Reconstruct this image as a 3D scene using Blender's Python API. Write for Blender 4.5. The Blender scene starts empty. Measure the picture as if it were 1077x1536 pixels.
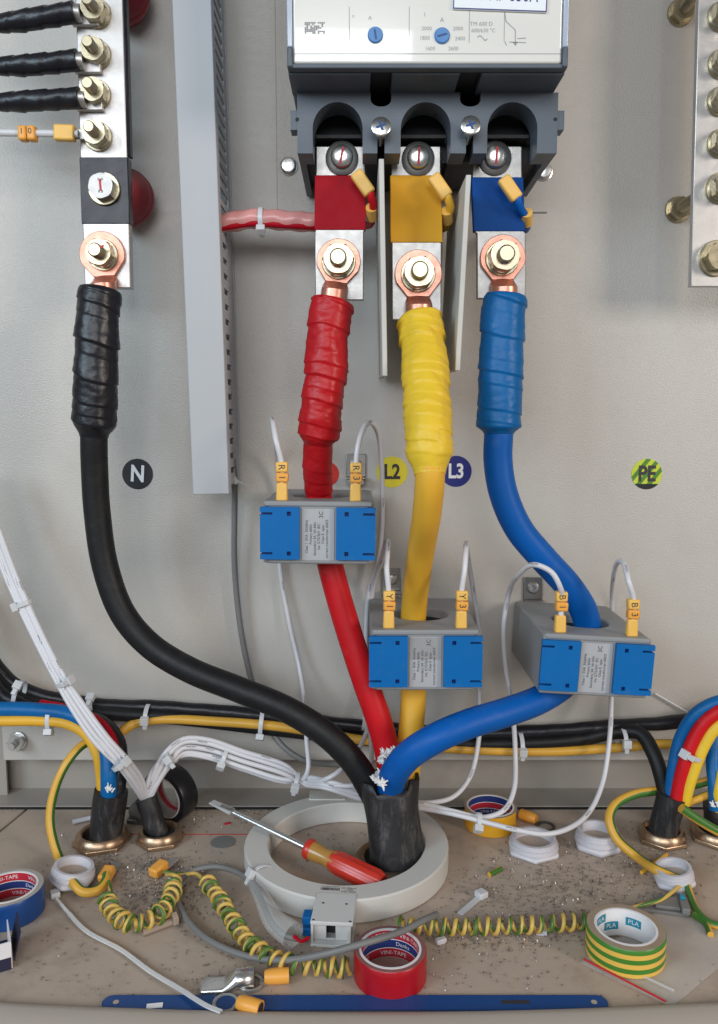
import bpy, math, random
from mathutils import Vector, Matrix, noise
random.seed(7)
R = math.radians
S = 0.001                     # everything below is written in millimetres
col = bpy.context.scene.collection
scene = bpy.context.scene

# ------------------------------------------------------------------ camera, world, lamps, exposure
CAM = Vector((0.0, -740.0, 368.0)); PITCH = R(6.5); FPX = 1200.0; PW, PH = 1077.0, 1536.0
cam = bpy.data.cameras.new('camera'); camo = bpy.data.objects.new('camera', cam); col.objects.link(camo)
cam.sensor_fit = 'VERTICAL'; cam.sensor_height = 24.0; cam.sensor_width = 24.0 * PW / PH
cam.lens = 24.0 * FPX / PH; cam.clip_start = 0.01; cam.clip_end = 50
camo.location = CAM * S; camo.rotation_euler = (math.pi / 2 - PITCH, 0, 0)
scene.camera = camo
world = bpy.data.worlds.new('World'); scene.world = world; world.use_nodes = True
bg = world.node_tree.nodes['Background']; bg.inputs[0].default_value = (1.0, 0.95, 0.89, 1); bg.inputs[1].default_value = 0.16
def area(name, loc, target, size, power, colour, size_y=None):
    l = bpy.data.lights.new(name, 'AREA'); l.energy = power; l.color = colour
    l.shape = 'RECTANGLE'; l.size = size; l.size_y = size_y or size
    o = bpy.data.objects.new(name, l); col.objects.link(o); o.location = loc
    o.rotation_euler = (Vector(target) - Vector(loc)).to_track_quat('-Z', 'Y').to_euler()
    return o
area('daylight_front', (-0.3, -2.7, 1.15), (-0.05, 0, 0.5), 2.0, 34, (0.90, 0.95, 1.0), 0.85)
area('daylight_left', (-1.7, -1.75, 1.15), (-0.1, 0, 0.5), 0.9, 30, (0.68, 0.86, 1.0), 0.9)
area('daylight_right', (1.9, -1.7, 0.85), (0, 0, 0.38), 0.5, 26, (1.0, 0.90, 0.80), 0.7)
area('window_behind', (-0.055, -2.55, 1.665), (0, 0, 0.63), 0.48, 2.6, (0.93, 0.97, 1.0), 0.13)
scene.view_settings.view_transform = 'Standard'; scene.view_settings.look = 'None'
scene.view_settings.exposure = -0.1; scene.view_settings.gamma = 1.0
scene.cycles.use_denoising = True
scene.cycles.max_bounces = 8; scene.cycles.transparent_max_bounces = 8
scene.cycles.caustics_reflective = False; scene.cycles.caustics_refractive = False

# ------------------------------------------------------------------ measuring: a direction seen from the camera met with a plane of the cabinet
def _ray(px, py):
    x = (px - PW / 2) / FPX; v = (PH / 2 - py) / FPX
    c, s = math.cos(PITCH), math.sin(PITCH)
    return Vector((x, c + v * s, -s + v * c))
def P(px, py, t):             # the point t mm in front of the back plate
    d = _ray(px, py); return CAM + d * ((-t - CAM.y) / d.y)
def F(px, py, z=0.0):         # the point z mm above the floor
    d = _ray(px, py); return CAM + d * ((z - CAM.z) / d.z)
def PP(l): return [P(*a) for a in l]
def FF(l): return [F(*a) for a in l]

# ------------------------------------------------------------------ materials
MATS = {}
def mat(name, c, rough=0.5, metal=0.0, var=0.08, vs=35.0, bump=0.0, bs=300.0, spec=0.5, trans=0.0, alpha=1.0, coat=0.0, dirt=None, rv=0.1, stretch=None):
    m = bpy.data.materials.new(name); m.use_nodes = True; nt = m.node_tree; N = nt.nodes; L = nt.links
    b = N['Principled BSDF']; tc = N.new('ShaderNodeTexCoord')
    n = N.new('ShaderNodeTexNoise'); n.inputs['Scale'].default_value = vs; n.inputs['Detail'].default_value = 5
    L.new(tc.outputs['Object'], n.inputs['Vector'])
    mix = N.new('ShaderNodeMix'); mix.data_type = 'RGBA'
    mix.inputs[6].default_value = tuple(max(0, v * (1 - var)) for v in c) + (1,)
    mix.inputs[7].default_value = tuple(min(1, v * (1 + var)) for v in c) + (1,)
    L.new(n.outputs['Fac'], mix.inputs[0]); out = mix.outputs[2]
    if dirt:
        dc, ds, lo, hi, amt = dirt
        n3 = N.new('ShaderNodeTexNoise'); n3.inputs['Scale'].default_value = ds; n3.inputs['Detail'].default_value = 8; n3.inputs['Roughness'].default_value = 0.7
        if stretch:
            mp = N.new('ShaderNodeMapping'); mp.inputs['Scale'].default_value = stretch; L.new(tc.outputs['Object'], mp.inputs['Vector']); L.new(mp.outputs[0], n3.inputs['Vector'])
        else: L.new(tc.outputs['Object'], n3.inputs['Vector'])
        mr = N.new('ShaderNodeMapRange'); mr.inputs[1].default_value = lo; mr.inputs[2].default_value = hi; mr.inputs[4].default_value = amt
        L.new(n3.outputs['Fac'], mr.inputs[0])
        mx = N.new('ShaderNodeMix'); mx.data_type = 'RGBA'; mx.inputs[7].default_value = tuple(dc) + (1,)
        L.new(mr.outputs[0], mx.inputs[0]); L.new(out, mx.inputs[6]); out = mx.outputs[2]
    L.new(out, b.inputs['Base Color'])
    rr = N.new('ShaderNodeMapRange'); rr.inputs[3].default_value = max(0.03, rough - rv); rr.inputs[4].default_value = min(1, rough + rv)
    n2 = N.new('ShaderNodeTexNoise'); n2.inputs['Scale'].default_value = vs * 2.3; n2.inputs['Detail'].default_value = 4
    L.new(tc.outputs['Object'], n2.inputs['Vector']); L.new(n2.outputs['Fac'], rr.inputs[0]); L.new(rr.outputs[0], b.inputs['Roughness'])
    b.inputs['Metallic'].default_value = metal; b.inputs['Specular IOR Level'].default_value = spec
    b.inputs['Transmission Weight'].default_value = trans; b.inputs['Alpha'].default_value = alpha; b.inputs['Coat Weight'].default_value = coat
    if bump:
        nb = N.new('ShaderNodeTexNoise'); nb.inputs['Scale'].default_value = bs; nb.inputs['Detail'].default_value = 3
        bn = N.new('ShaderNodeBump'); bn.inputs['Strength'].default_value = bump; bn.inputs['Distance'].default_value = 0.001
        L.new(tc.outputs['Object'], nb.inputs['Vector']); L.new(nb.outputs['Fac'], bn.inputs['Height']); L.new(bn.outputs[0], b.inputs['Normal'])
    MATS[name] = m; return m
def stripe_mat(name, ca, cb, frac=0.3, rough=0.4, axis=0, reps=1.0):
    m = mat(name, ca, rough, 0, 0.06); nt = m.node_tree; N = nt.nodes; L = nt.links; b = N['Principled BSDF']
    src = b.inputs['Base Color'].links[0].from_socket
    uv = N.new('ShaderNodeUVMap'); sp = N.new('ShaderNodeSeparateXYZ'); L.new(uv.outputs[0], sp.inputs[0])
    mu = N.new('ShaderNodeMath'); mu.operation = 'MULTIPLY'; mu.inputs[1].default_value = reps; L.new(sp.outputs[axis], mu.inputs[0])
    fr = N.new('ShaderNodeMath'); fr.operation = 'FRACT'; L.new(mu.outputs[0], fr.inputs[0])
    lt = N.new('ShaderNodeMath'); lt.operation = 'LESS_THAN'; lt.inputs[1].default_value = frac; L.new(fr.outputs[0], lt.inputs[0])
    mx = N.new('ShaderNodeMix'); mx.data_type = 'RGBA'; mx.inputs[7].default_value = tuple(cb) + (1,)
    L.new(lt.outputs[0], mx.inputs[0]); L.new(src, mx.inputs[6]); L.new(mx.outputs[2], b.inputs['Base Color'])
    return m
mat('plate_paint', (0.53, 0.495, 0.45), 0.34, 0, 0.035, 7, 0.45, 750, 0.5, dirt=((0.42, 0.375, 0.33), 13, 0.5, 0.75, 0.35))
mat('floor_paint', (0.47, 0.375, 0.30), 0.5, 0, 0.05, 8, 0.14, 700, 0.4, dirt=((0.22, 0.17, 0.14), 26, 0.5, 0.78, 0.6))
mat('lip_paint', (0.50, 0.44, 0.38), 0.5, 0, 0.03, 8, 0.08, 600, 0.4)
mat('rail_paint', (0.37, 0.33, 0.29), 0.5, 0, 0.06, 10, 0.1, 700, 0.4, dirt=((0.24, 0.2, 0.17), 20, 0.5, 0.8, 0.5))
mat('duct_plastic', (0.44, 0.445, 0.46), 0.5, 0, 0.03, 12, 0.05, 500)
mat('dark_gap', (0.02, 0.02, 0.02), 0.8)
mat('breaker_slate', (0.085, 0.105, 0.132), 0.42, 0, 0.07, 25, 0.12, 1200, 0.5)
mat('breaker_inside', (0.022, 0.023, 0.025), 0.6, 0, 0.2, 40)
mat('breaker_face', (0.74, 0.72, 0.67), 0.16, 0, 0.02, 10, 0, 0, 0.55, coat=0.6, rv=0.04)
mat('clear_edge', (0.42, 0.48, 0.58), 0.15, 0, 0.05, 20, spec=0.6)
mat('print_grey', (0.30, 0.30, 0.31), 0.6)
mat('ink', (0.035, 0.03, 0.035), 0.55)
mat('ink_red', (0.55, 0.02, 0.03), 0.5)
mat('dial_blue', (0.07, 0.22, 0.50), 0.35)
mat('dial_slot', (0.03, 0.08, 0.22), 0.5)
mat('nameplate_white', (0.80, 0.84, 0.87), 0.3)
mat('tin', (0.55, 0.53, 0.515), 0.40, 0.8, 0.10, 60, 0.06, 500, dirt=((0.45, 0.41, 0.37), 70, 0.52, 0.8, 0.5))
mat('tin_shaded', (0.38, 0.365, 0.35), 0.38, 0.85, 0.12, 60, 0.06, 500, dirt=((0.30, 0.27, 0.25), 60, 0.48, 0.75, 0.6))  # darker copy of tin: shade under the breaker housing put into the colour
mat('zinc', (0.72, 0.72, 0.71), 0.28, 0.95, 0.05, 60, 0.015, 400)
mat('zinc_yellow', (0.52, 0.46, 0.32), 0.30, 0.95, 0.10, 60, 0.03, 500, dirt=((0.46, 0.37, 0.25), 90, 0.45, 0.75, 0.5))
mat('steel_mid', (0.34, 0.33, 0.32), 0.35, 0.9, 0.15, 60)
mat('knockout', (0.27, 0.26, 0.25), 0.5, 0.3, 0.1, 60)
mat('steel_dark', (0.16, 0.155, 0.15), 0.4, 0.8, 0.2, 80)
mat('copper', (0.74, 0.34, 0.25), 0.38, 0.85, 0.14, 90, 0.08, 500, dirt=((0.48, 0.20, 0.13), 130, 0.52, 0.75, 0.6))
mat('brass', (0.50, 0.34, 0.22), 0.34, 0.9, 0.2, 70, 0.08, 400, dirt=((0.20, 0.13, 0.09), 60, 0.45, 0.7, 0.7))
mat('black_pvc', (0.009, 0.009, 0.010), 0.5, 0, 0.3, 60, 0.15, 500, 0.35, dirt=((0.05, 0.047, 0.045), 42, 0.54, 0.76, 0.4))
mat('black_tape', (0.010, 0.010, 0.014), 0.36, 0, 0.3, 60, 0.4, 200, 0.45)
mat('sheath_black', (0.018, 0.017, 0.018), 0.5, 0, 0.4, 60, 0.4, 200, 0.45, dirt=((0.17, 0.16, 0.155), 110, 0.52, 0.76, 0.7), stretch=(1, 1, 0.2))
mat('red_pvc', (0.58, 0.008, 0.014), 0.48, 0, 0.08, 40, 0.06, 400, 0.25, dirt=((0.50, 0.12, 0.11), 48, 0.56, 0.76, 0.3))
mat('red_tape', (0.47, 0.005, 0.010), 0.40, 0, 0.12, 50, 0.35, 200, 0.35)
mat('yellow_pvc', (0.78, 0.42, 0.035), 0.48, 0, 0.06, 40, 0.05, 400, 0.4)
mat('yellow_tape', (0.80, 0.53, 0.035), 0.42, 0, 0.08, 50, 0.35, 200, 0.35)
mat('blue_pvc', (0.0005, 0.10, 0.41), 0.48, 0, 0.08, 40, 0.06, 400, 0.25, dirt=((0.10, 0.19, 0.42), 48, 0.56, 0.76, 0.3))
mat('blue_tape', (0.001, 0.115, 0.34), 0.42, 0, 0.12, 50, 0.35, 200, 0.3)
mat('red_sleeve', (0.40, 0.002, 0.012), 0.55, 0, 0.08, 50, 0.05, 300, 0.15)
mat('yellow_sleeve', (0.70, 0.35, 0.025), 0.55, 0, 0.07, 50, 0.05, 300, 0.15)
mat('blue_sleeve', (0.001, 0.055, 0.25), 0.55, 0, 0.1, 50, 0.05, 300, 0.15)
mat('black_sleeve', (0.008, 0.009, 0.018), 0.24, 0, 0.3, 30, 0.6, 40, 0.35)
mat('insulator_red', (0.24, 0.008, 0.016), 0.38, 0, 0.15, 50, 0.06, 300)
mat('white_wire', (0.66, 0.645, 0.67), 0.38, 0, 0.03, 40, 0.03, 300)
mat('nylon', (0.80, 0.81, 0.83), 0.35, 0, 0.03, 40, trans=0.25)
mat('marker_yellow', (0.86, 0.50, 0.11), 0.42, 0, 0.07, 80, 0.05, 500)
mat('marker_orange', (0.84, 0.38, 0.06), 0.42, 0, 0.07, 80, 0.05, 500)
mat('earth_yellow', (0.78, 0.42, 0.05), 0.42, 0, 0.06, 40)
mat('ct_grey', (0.27, 0.275, 0.28), 0.5, 0, 0.05, 40, 0.12, 900)
mat('ct_blue', (0.001, 0.13, 0.40), 0.5, 0, 0.05, 40, 0.05, 700, 0.25, dirt=((0.06, 0.17, 0.36), 60, 0.55, 0.78, 0.35))
mat('ct_label', (0.42, 0.425, 0.44), 0.35, 0, 0.12, 60)
mat('ct_label_silver', (0.62, 0.62, 0.64), 0.25, 0.6, 0.15, 60)
mat('barrier_board', (0.56, 0.54, 0.50), 0.55, 0, 0.1, 60, 0.1, 500)
mat('sticker_black', (0.022, 0.022, 0.026), 0.35); mat('sticker_white', (0.82, 0.82, 0.82), 0.4)
mat('sticker_yellow', (0.75, 0.63, 0.03), 0.4); mat('sticker_blue', (0.015, 0.02, 0.18), 0.4)
mat('sticker_red', (0.62, 0.03, 0.02), 0.4); mat('sticker_lime', (0.58, 0.65, 0.05), 0.4); mat('sticker_green', (0.09, 0.24, 0.03), 0.4)
mat('toroid_grey', (0.60, 0.58, 0.545), 0.48, 0, 0.03, 30, 0.08, 800)
mat('toroid_block', (0.62, 0.62, 0.60), 0.42, 0, 0.03, 30, 0.04, 800)
mat('grey_wire', (0.19, 0.185, 0.18), 0.5, 0, 0.1, 60, 0.06, 400)
mat('light_grey_wire', (0.46, 0.45, 0.45), 0.45, 0, 0.08, 60, 0.04, 400)
mat('pink_sleeving', (0.62, 0.27, 0.25), 0.25, 0, 0.25, 40, 0.1, 200, 0.5)
mat('clear_plastic', (0.80, 0.80, 0.79), 0.2, 0, 0.03, 30, 0.3, 60, 0.5, alpha=0.3)
mat('clear_bag', (0.78, 0.75, 0.71), 0.14, 0, 0.03, 30, 0.5, 45, 0.6, alpha=0.26)
mat('white_plastic', (0.60, 0.58, 0.62), 0.42, 0, 0.04, 40, 0.05, 500)
mat('driver_red', (0.55, 0.035, 0.02), 0.3, 0, 0.15, 80, spec=0.6)
mat('driver_amber', (0.42, 0.22, 0.05), 0.25, 0, 0.2, 80, spec=0.6)
mat('blade_blue', (0.010, 0.060, 0.22), 0.36, 0, 0.12, 60, dirt=((0.25, 0.24, 0.24), 200, 0.66, 0.75, 0.6))
mat('side_red', (0.26, 0.11, 0.10), 0.45, 0, 0.2, 80, 0.2, 200); mat('side_tan', (0.36, 0.27, 0.19), 0.5, 0, 0.15, 80, 0.2, 200)
mat('cardboard', (0.36, 0.28, 0.22), 0.7, 0, 0.1, 80)
mat('tape_side', (0.42, 0.38, 0.35), 0.45, 0, 0.15, 80, 0.2, 200)
mat('roll_blue', (0.010, 0.062, 0.24), 0.35, 0, 0.08, 50); mat('roll_red', (0.42, 0.006, 0.014), 0.35, 0, 0.06, 50)
mat('roll_yellow', (0.80, 0.40, 0.02), 0.38, 0, 0.06, 50); mat('roll_black', (0.010, 0.010, 0.013), 0.32, 0, 0.2, 50)
mat('print_red', (0.50, 0.025, 0.045), 0.4); mat('print_blue', (0.02, 0.04, 0.18), 0.4); mat('print_white', (0.8, 0.78, 0.78), 0.4)
mat('print_teal', (0.02, 0.25, 0.36), 0.4)
mat('swarf', (0.28, 0.25, 0.235), 0.35, 0.75, 0.6, 200); mat('swarf_dark', (0.19, 0.155, 0.135), 0.5, 0.3, 0.6, 200)
mat('paper_white', (0.78, 0.76, 0.78), 0.6); mat('paper_navy', (0.02, 0.02, 0.05), 0.5)
mat('filler_white', (0.80, 0.78, 0.76), 0.7, 0, 0.06, 200, 0.4, 900)
stripe_mat('coil_stripe', (0.64, 0.42, 0.10), (0.085, 0.18, 0.03), 0.36)
stripe_mat('earth_stripe', (0.70, 0.38, 0.05), (0.05, 0.16, 0.022), 0.36)
stripe_mat('roll_stripe', (0.06, 0.22, 0.025), (0.82, 0.50, 0.09), 0.5, 0.35, 1, 3.0)

# ------------------------------------------------------------------ mesh building
class MB:
    def __init__(s): s.v = []; s.f = []; s.uv = {}
    def add(s, verts, faces, M=None, uvs=None):
        o = len(s.v); s.v += [(M @ Vector(p)) if M else Vector(p) for p in verts]
        for i, f in enumerate(faces):
            if uvs: s.uv[len(s.f)] = uvs[i]
            s.f.append([k + o for k in f])
        return s
    def box(s, x0, x1, y0, y1, z0, z1, M=None):
        v = [(x, y, z) for z in (z0, z1) for y in (y0, y1) for x in (x0, x1)]
        return s.add(v, [(0, 2, 3, 1), (4, 5, 7, 6), (0, 1, 5, 4), (2, 6, 7, 3), (0, 4, 6, 2), (1, 3, 7, 5)], M)
    def hexa(s, b, t, M=None):           # two quads, bottom and top, counter-clockwise seen from the top
        return s.add(list(b) + list(t), [(3, 2, 1, 0), (4, 5, 6, 7), (0, 1, 5, 4), (1, 2, 6, 5), (2, 3, 7, 6), (3, 0, 4, 7)], M)
    def prism(s, poly, z0, z1, M=None):
        n = len(poly); v = [(x, y, z0) for x, y in poly] + [(x, y, z1) for x, y in poly]
        return s.add(v, [tuple(range(n - 1, -1, -1)), tuple(range(n, 2 * n))] + [(i, (i + 1) % n, (i + 1) % n + n, i + n) for i in range(n)], M)
    def lathe(s, prof, n=32, M=None, loop=False, caps=True):      # prof: (r, z) from the bottom up on the outside
        v = []; f = []; m = len(prof); uv = []
        for j in range(n):
            a = 2 * math.pi * j / n
            v += [(r * math.cos(a), r * math.sin(a), z) for r, z in prof]
        for j in range(n):
            k = (j + 1) % n
            for i in range(m if loop else m - 1):
                i2 = (i + 1) % m
                f.append((j * m + i, k * m + i, k * m + i2, j * m + i2))
                uv.append([(j / n, i / m), ((j + 1) / n, i / m), ((j + 1) / n, (i + 1) / m), (j / n, (i + 1) / m)])
        if not loop and caps:
            if prof[0][0] > 1e-6: f.append(tuple(j * m for j in range(n - 1, -1, -1))); uv.append([(0, 0)] * n)
            if prof[-1][0] > 1e-6: f.append(tuple(j * m + m - 1 for j in range(n))); uv.append([(0, 0)] * n)
        return s.add(v, f, M, uv)
    def cyl(s, r, z0, z1, n=24, M=None, ch=0.0):
        p = [(r, z0), (r, z1 - ch), (r - ch, z1)] if ch else [(r, z0), (r, z1)]
        return s.lathe(p, n, M)
    def tube(s, pts, rad, n=12, caps=True, twist=0.0, closed=False, u0=0.0):
        pts = [Vector(p) for p in pts]; m = len(pts)
        tan = []
        for i in range(m):
            a = pts[(i - 1) % m] if closed or i > 0 else pts[0]; b = pts[(i + 1) % m] if closed or i < m - 1 else pts[-1]
            tan.append((b - a).normalized())
        up = Vector((0, 0, 1)) if abs(tan[0].z) < 0.9 else Vector((0, 1, 0))
        nr = (up - tan[0] * up.dot(tan[0])).normalized(); L = 0.0; v = []; ls = []
        for i in range(m):
            if i:
                nr = (nr - tan[i] * nr.dot(tan[i])).normalized(); L += (pts[i] - pts[i - 1]).length
            ls.append(L); bi = tan[i].cross(nr)
            for j in range(n):
                a = 2 * math.pi * j / n
                r = rad(L, a) if callable(rad) else (rad[i] if isinstance(rad, (list, tuple)) else rad)
                v.append(pts[i] + (nr * math.cos(a) + bi * math.sin(a)) * r)
        f = []; uv = []
        for i in range(m if closed else m - 1):
            k = (i + 1) % m; t0 = ls[i] * twist + u0; t1 = (ls[k] if k else L) * twist + u0
            for j in range(n):
                q = (j + 1) % n
                f.append((i * n + j, i * n + q, k * n + q, k * n + j))
                uv.append([(j / n + t0, ls[i] * .01), ((j + 1) / n + t0, ls[i] * .01), ((j + 1) / n + t1, ls[k] * .01), (j / n + t1, ls[k] * .01)])
        if caps and not closed:
            f.append(tuple(range(n - 1, -1, -1))); uv.append([(0.5, 0)] * n)
            f.append(tuple((m - 1) * n + j for j in range(n))); uv.append([(0.5, 0)] * n)
        return s.add(v, f, None, uv)
    def mesh(s, name, m, loc=Vector((0, 0, 0)), sharp=38):
        me = bpy.data.meshes.new(name); me.from_pydata([tuple((p - loc) * S) for p in s.v], [], s.f)
        if s.uv:
            ul = me.uv_layers.new(name='UVMap')
            for fi, uvs in s.uv.items():
                p = me.polygons[fi]
                for k, li in enumerate(p.loop_indices): ul.data[li].uv = uvs[k]
        for p in me.polygons: p.use_smooth = True
        me.update(); me.set_sharp_from_angle(angle=R(sharp))
        me.materials.append(MATS[m]); return me

def spline(pts, step=4.0):
    pts = [Vector(p) for p in pts]; out = []
    q = [pts[0] * 2 - pts[1]] + pts + [pts[-1] * 2 - pts[-2]]
    for i in range(1, len(q) - 2):
        p0, p1, p2, p3 = q[i - 1], q[i], q[i + 1], q[i + 2]
        d0, d1, d2 = [max(1e-3, (b - a).length ** 0.5) for a, b in ((p0, p1), (p1, p2), (p2, p3))]
        m1 = ((p1 - p0) / d0 - (p2 - p0) / (d0 + d1) + (p2 - p1) / d1) * d1
        m2 = ((p2 - p1) / d1 - (p3 - p1) / (d1 + d2) + (p3 - p2) / d2) * d1
        n = max(2, int((p2 - p1).length / step))
        for k in range(n):
            t = k / n; t2 = t * t; t3 = t2 * t
            out.append(p1 * (2 * t3 - 3 * t2 + 1) + m1 * (t3 - 2 * t2 + t) + p2 * (-2 * t3 + 3 * t2) + m2 * (t3 - t2))
    out.append(pts[-1]); return out
def helix(center, rad, pitch, wob=0.12, phase=0.0):
    c = spline(center, 1.2); out = []; L = 0; up0 = Vector((0, 0, 1))
    for i in range(len(c)):
        if i: L += (c[i] - c[i - 1]).length
        t = (c[min(i + 1, len(c) - 1)] - c[max(i - 1, 0)]).normalized()
        sd = t.cross(up0).normalized(); up = sd.cross(t)
        a = 2 * math.pi * L / pitch + phase + wob * math.sin(L * 0.13) * 4
        rr = rad * (1 + wob * math.sin(L * 0.21 + 1))
        out.append(c[i] + (sd * math.cos(a) + up * math.sin(a)) * rr)
    return out

def tag(o, label=None, cat=None, group=None, kind=None):
    if label: o['label'] = label
    if cat: o['category'] = cat
    if group: o['group'] = group
    if kind: o['kind'] = kind
    return o
ORIGIN = {}
def thing(name, label, cat, loc, group=None):
    o = bpy.data.objects.new(name, None); o.empty_display_size = 0.01; col.objects.link(o)
    o.location = Vector(loc) * S; ORIGIN[o] = Vector(loc); return tag(o, label, cat, group)
def obj(name, mb, m, parent=None, label=None, bevel=0.0, sharp=38, solid=0.0, segs=2):
    """Vertices are given in cabinet millimetres; the mesh is stored relative to its thing's base."""
    if parent is None:
        xs = [p.x for p in mb.v]; ys = [p.y for p in mb.v]; zs = [p.z for p in mb.v]
        loc = Vector(((min(xs) + max(xs)) / 2, (min(ys) + max(ys)) / 2, min(zs)))
    else: loc = ORIGIN[parent]
    o = bpy.data.objects.new(name, mb.mesh(name, m, loc, sharp)); col.objects.link(o)
    if parent is None: o.location = loc * S
    else: o.parent = parent
    ORIGIN[o] = loc
    if solid:
        md = o.modifiers.new('thickness', 'SOLIDIFY'); md.thickness = solid * S
    if bevel:
        md = o.modifiers.new('edge', 'BEVEL'); md.width = bevel * S; md.segments = segs; md.limit_method = 'ANGLE'; md.angle_limit = R(40)
    if label: o['label'] = label
    return o
def place(name, me, parent, M):          # a shared mesh (stored in its own frame, mm*S) set at world matrix M (mm) under a thing or part
    o = bpy.data.objects.new(name, me); col.objects.link(o); base = ORIGIN[parent] if parent else Vector((0, 0, 0))
    M2 = M.copy(); M2.translation = (M.translation - base) * S
    o.matrix_local = M2
    if parent: o.parent = parent; o.matrix_local = M2
    ORIGIN[o] = None; return o
def wallM(p, roll=0.0, yaw=0.0, pitch=0.0):    # x right, y up, z out of the back plate
    return Matrix.Translation(p) @ Matrix(((1, 0, 0, 0), (0, 0, -1, 0), (0, 1, 0, 0), (0, 0, 0, 1))) @ Matrix.Rotation(-R(roll), 4, 'Z') @ Matrix.Rotation(R(yaw), 4, 'Y') @ Matrix.Rotation(R(pitch), 4, 'X')
def floorM(p, rz=0.0, tilt=0.0, ax='X'):
    return Matrix.Translation(p) @ Matrix.Rotation(R(rz), 4, 'Z') @ Matrix.Rotation(R(tilt), 4, ax)
_tc = {}
def text(mb, s, size, M, spacing=1.0, bend=None, sx=1.0, bold=0.0):
    """Flat lettering centred on the origin of M; bend = radius of the inside of a ring it is printed on."""
    key = (s, spacing, bold)
    if key not in _tc:
        c = bpy.data.curves.new('t', 'FONT'); c.body = s; c.size = 1.0; c.align_x = 'CENTER'; c.align_y = 'CENTER'; c.resolution_u = 3; c.space_character = spacing; c.offset = bold
        o = bpy.data.objects.new('t', c); col.objects.link(o); dg = bpy.context.evaluated_depsgraph_get()
        me = bpy.data.meshes.new_from_object(o.evaluated_get(dg))
        _tc[key] = ([tuple(v.co) for v in me.vertices], [tuple(p.vertices) for p in me.polygons])
        bpy.data.objects.remove(o); bpy.data.curves.remove(c); bpy.data.meshes.remove(me)
    v, f = _tc[key]; out = []
    for x, y, z in v:
        x *= size * sx; y *= size
        if bend:
            a = x / bend; out.append((bend * math.sin(a), bend * math.cos(a), y))
        else: out.append((x, y, 0.0))
    mb.add(out, f, M); return mb
def disc(mb, r, M, z=0.0, h=0.3, n=36): return mb.cyl(r, z, z + h, n, M)

# shared fastener meshes, in their own frame: z points out of the surface they sit on
def hexpoly(r, a0=0.0): return [(r * math.cos(a0 + k * math.pi / 3), r * math.sin(a0 + k * math.pi / 3)) for k in range(6)]
def nut_mesh(r, h, m, n=36):
    b = MB(); ap = r * math.cos(math.pi / 6); rc = r
    rows = [(0, 0.97), (h * 0.1, 1.0), (h * 0.84, 1.0), (h, 0.90)]; v = []; f = []
    for zi, (z, k) in enumerate(rows):
        for j in range(n):
            a = 2 * math.pi * j / n; q = (a % (math.pi / 3)) - math.pi / 6
            rr = ap / math.cos(q)
            rr = min(rr, rc * k) if zi in (0, 3) else rr
            v.append((rr * math.cos(a), rr * math.sin(a), z))
    for i in range(3):
        for j in range(n): k = (j + 1) % n; f.append((i * n + j, i * n + k, (i + 1) * n + k, (i + 1) * n + j))
    f.append(tuple(3 * n + j for j in range(n)))
    b.add(v, f); return b.mesh('nut', m, sharp=20)
def washer_mesh(r, h, m): return MB().lathe([(r, 0), (r, h * 0.75), (r - 0.5, h), (r * 0.55, h)], 32).mesh('washer', m)
def stud_mesh(r, h, m):
    p = [(r, 0)]; z = 0.5
    while z < h - 1.6: p += [(r, z), (r * 0.93, z + 0.55)]; z += 1.1
    p += [(r, h - 1.2), (r * 0.82, h)]; return MB().lathe(p, 24).mesh('stud', m, sharp=28)
def hexhead_mesh(r, h, m): return nut_mesh(r, h, m)
FA = {}
def fastener(kind, parent, M, mark=None, name='bolt', m='zinc_yellow'):
    """bolt > washer, nut: the stud is the part, nut and washers its sub-parts."""
    specs = {'m10': (4.6, 25, 10.2, 8.5, 11.5, 2.4), 'm16': (6.6, 22, 12.6, 10.0, 13.6, 2.6), 'm12': (5.6, 23, 11.2, 9.0, 12.6, 2.4), 'm8': (3.8, 17, 7.8, 6.5, 9.0, 1.8)}
    sr, sh, nr, nh, wr, wh = specs[kind]; k = (kind, m)
    if k not in FA:
        FA[k] = (stud_mesh(sr, sh, m), nut_mesh(nr, nh, m), washer_mesh(wr, wh, m), washer_mesh(nr * 0.93, 2.4, 'zinc'))
    st, nu, wa, sp = FA[k]
    rot = Matrix.Rotation(random.uniform(0, 6.28), 4, 'Z')
    b = place(name, st, parent, M); base = M
    for nm, me, z in (('washer', wa, 0), ('spring_washer', sp, wh), ('nut', nu, wh + 2.4)):
        c = bpy.data.objects.new(nm, me); col.objects.link(c); c.parent = b
        c.matrix_local = Matrix.Translation((0, 0, z * S)) @ rot
    return b
# ------------------------------------------------------------------ the setting
def zz(py, t): return P(538.5, py, t).z
def xx(px, py, t): return P(px, py, t).x
plate_z = zz(1141, 0); plate_l = xx(3, 1110, 0)
mb = MB().box(plate_l, 620, 0, 2.5, plate_z, 1150)
tag(obj('back_plate', mb, 'plate_paint', bevel=1.2), 'beige powder coated mounting plate behind all the cables', kind='structure')
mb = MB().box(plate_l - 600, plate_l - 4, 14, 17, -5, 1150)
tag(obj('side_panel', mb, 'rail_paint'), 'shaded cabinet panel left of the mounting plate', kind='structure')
back_y = F(538, 1183, 0).y; plate_back = F(538, 1214, 0).y
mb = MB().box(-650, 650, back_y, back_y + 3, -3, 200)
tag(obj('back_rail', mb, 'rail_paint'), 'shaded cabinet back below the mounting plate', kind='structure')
mb = MB().box(-650, 650, plate_back + 6, back_y + 1, -3, 0.6)
tag(obj('rear_ledge', mb, 'rail_paint'), 'narrow cabinet ledge behind the floor plate', kind='structure')
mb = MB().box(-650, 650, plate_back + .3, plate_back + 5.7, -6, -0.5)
tag(obj('gap_shade_strip', mb, 'dark_gap'), 'black strip painted in as shade of the gap behind the floor plate', kind='structure')  # added strip fills the gap; its black stands in for the shade there
mb = MB().box(-650, 650, -420, 60, -30, -6.2)
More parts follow.
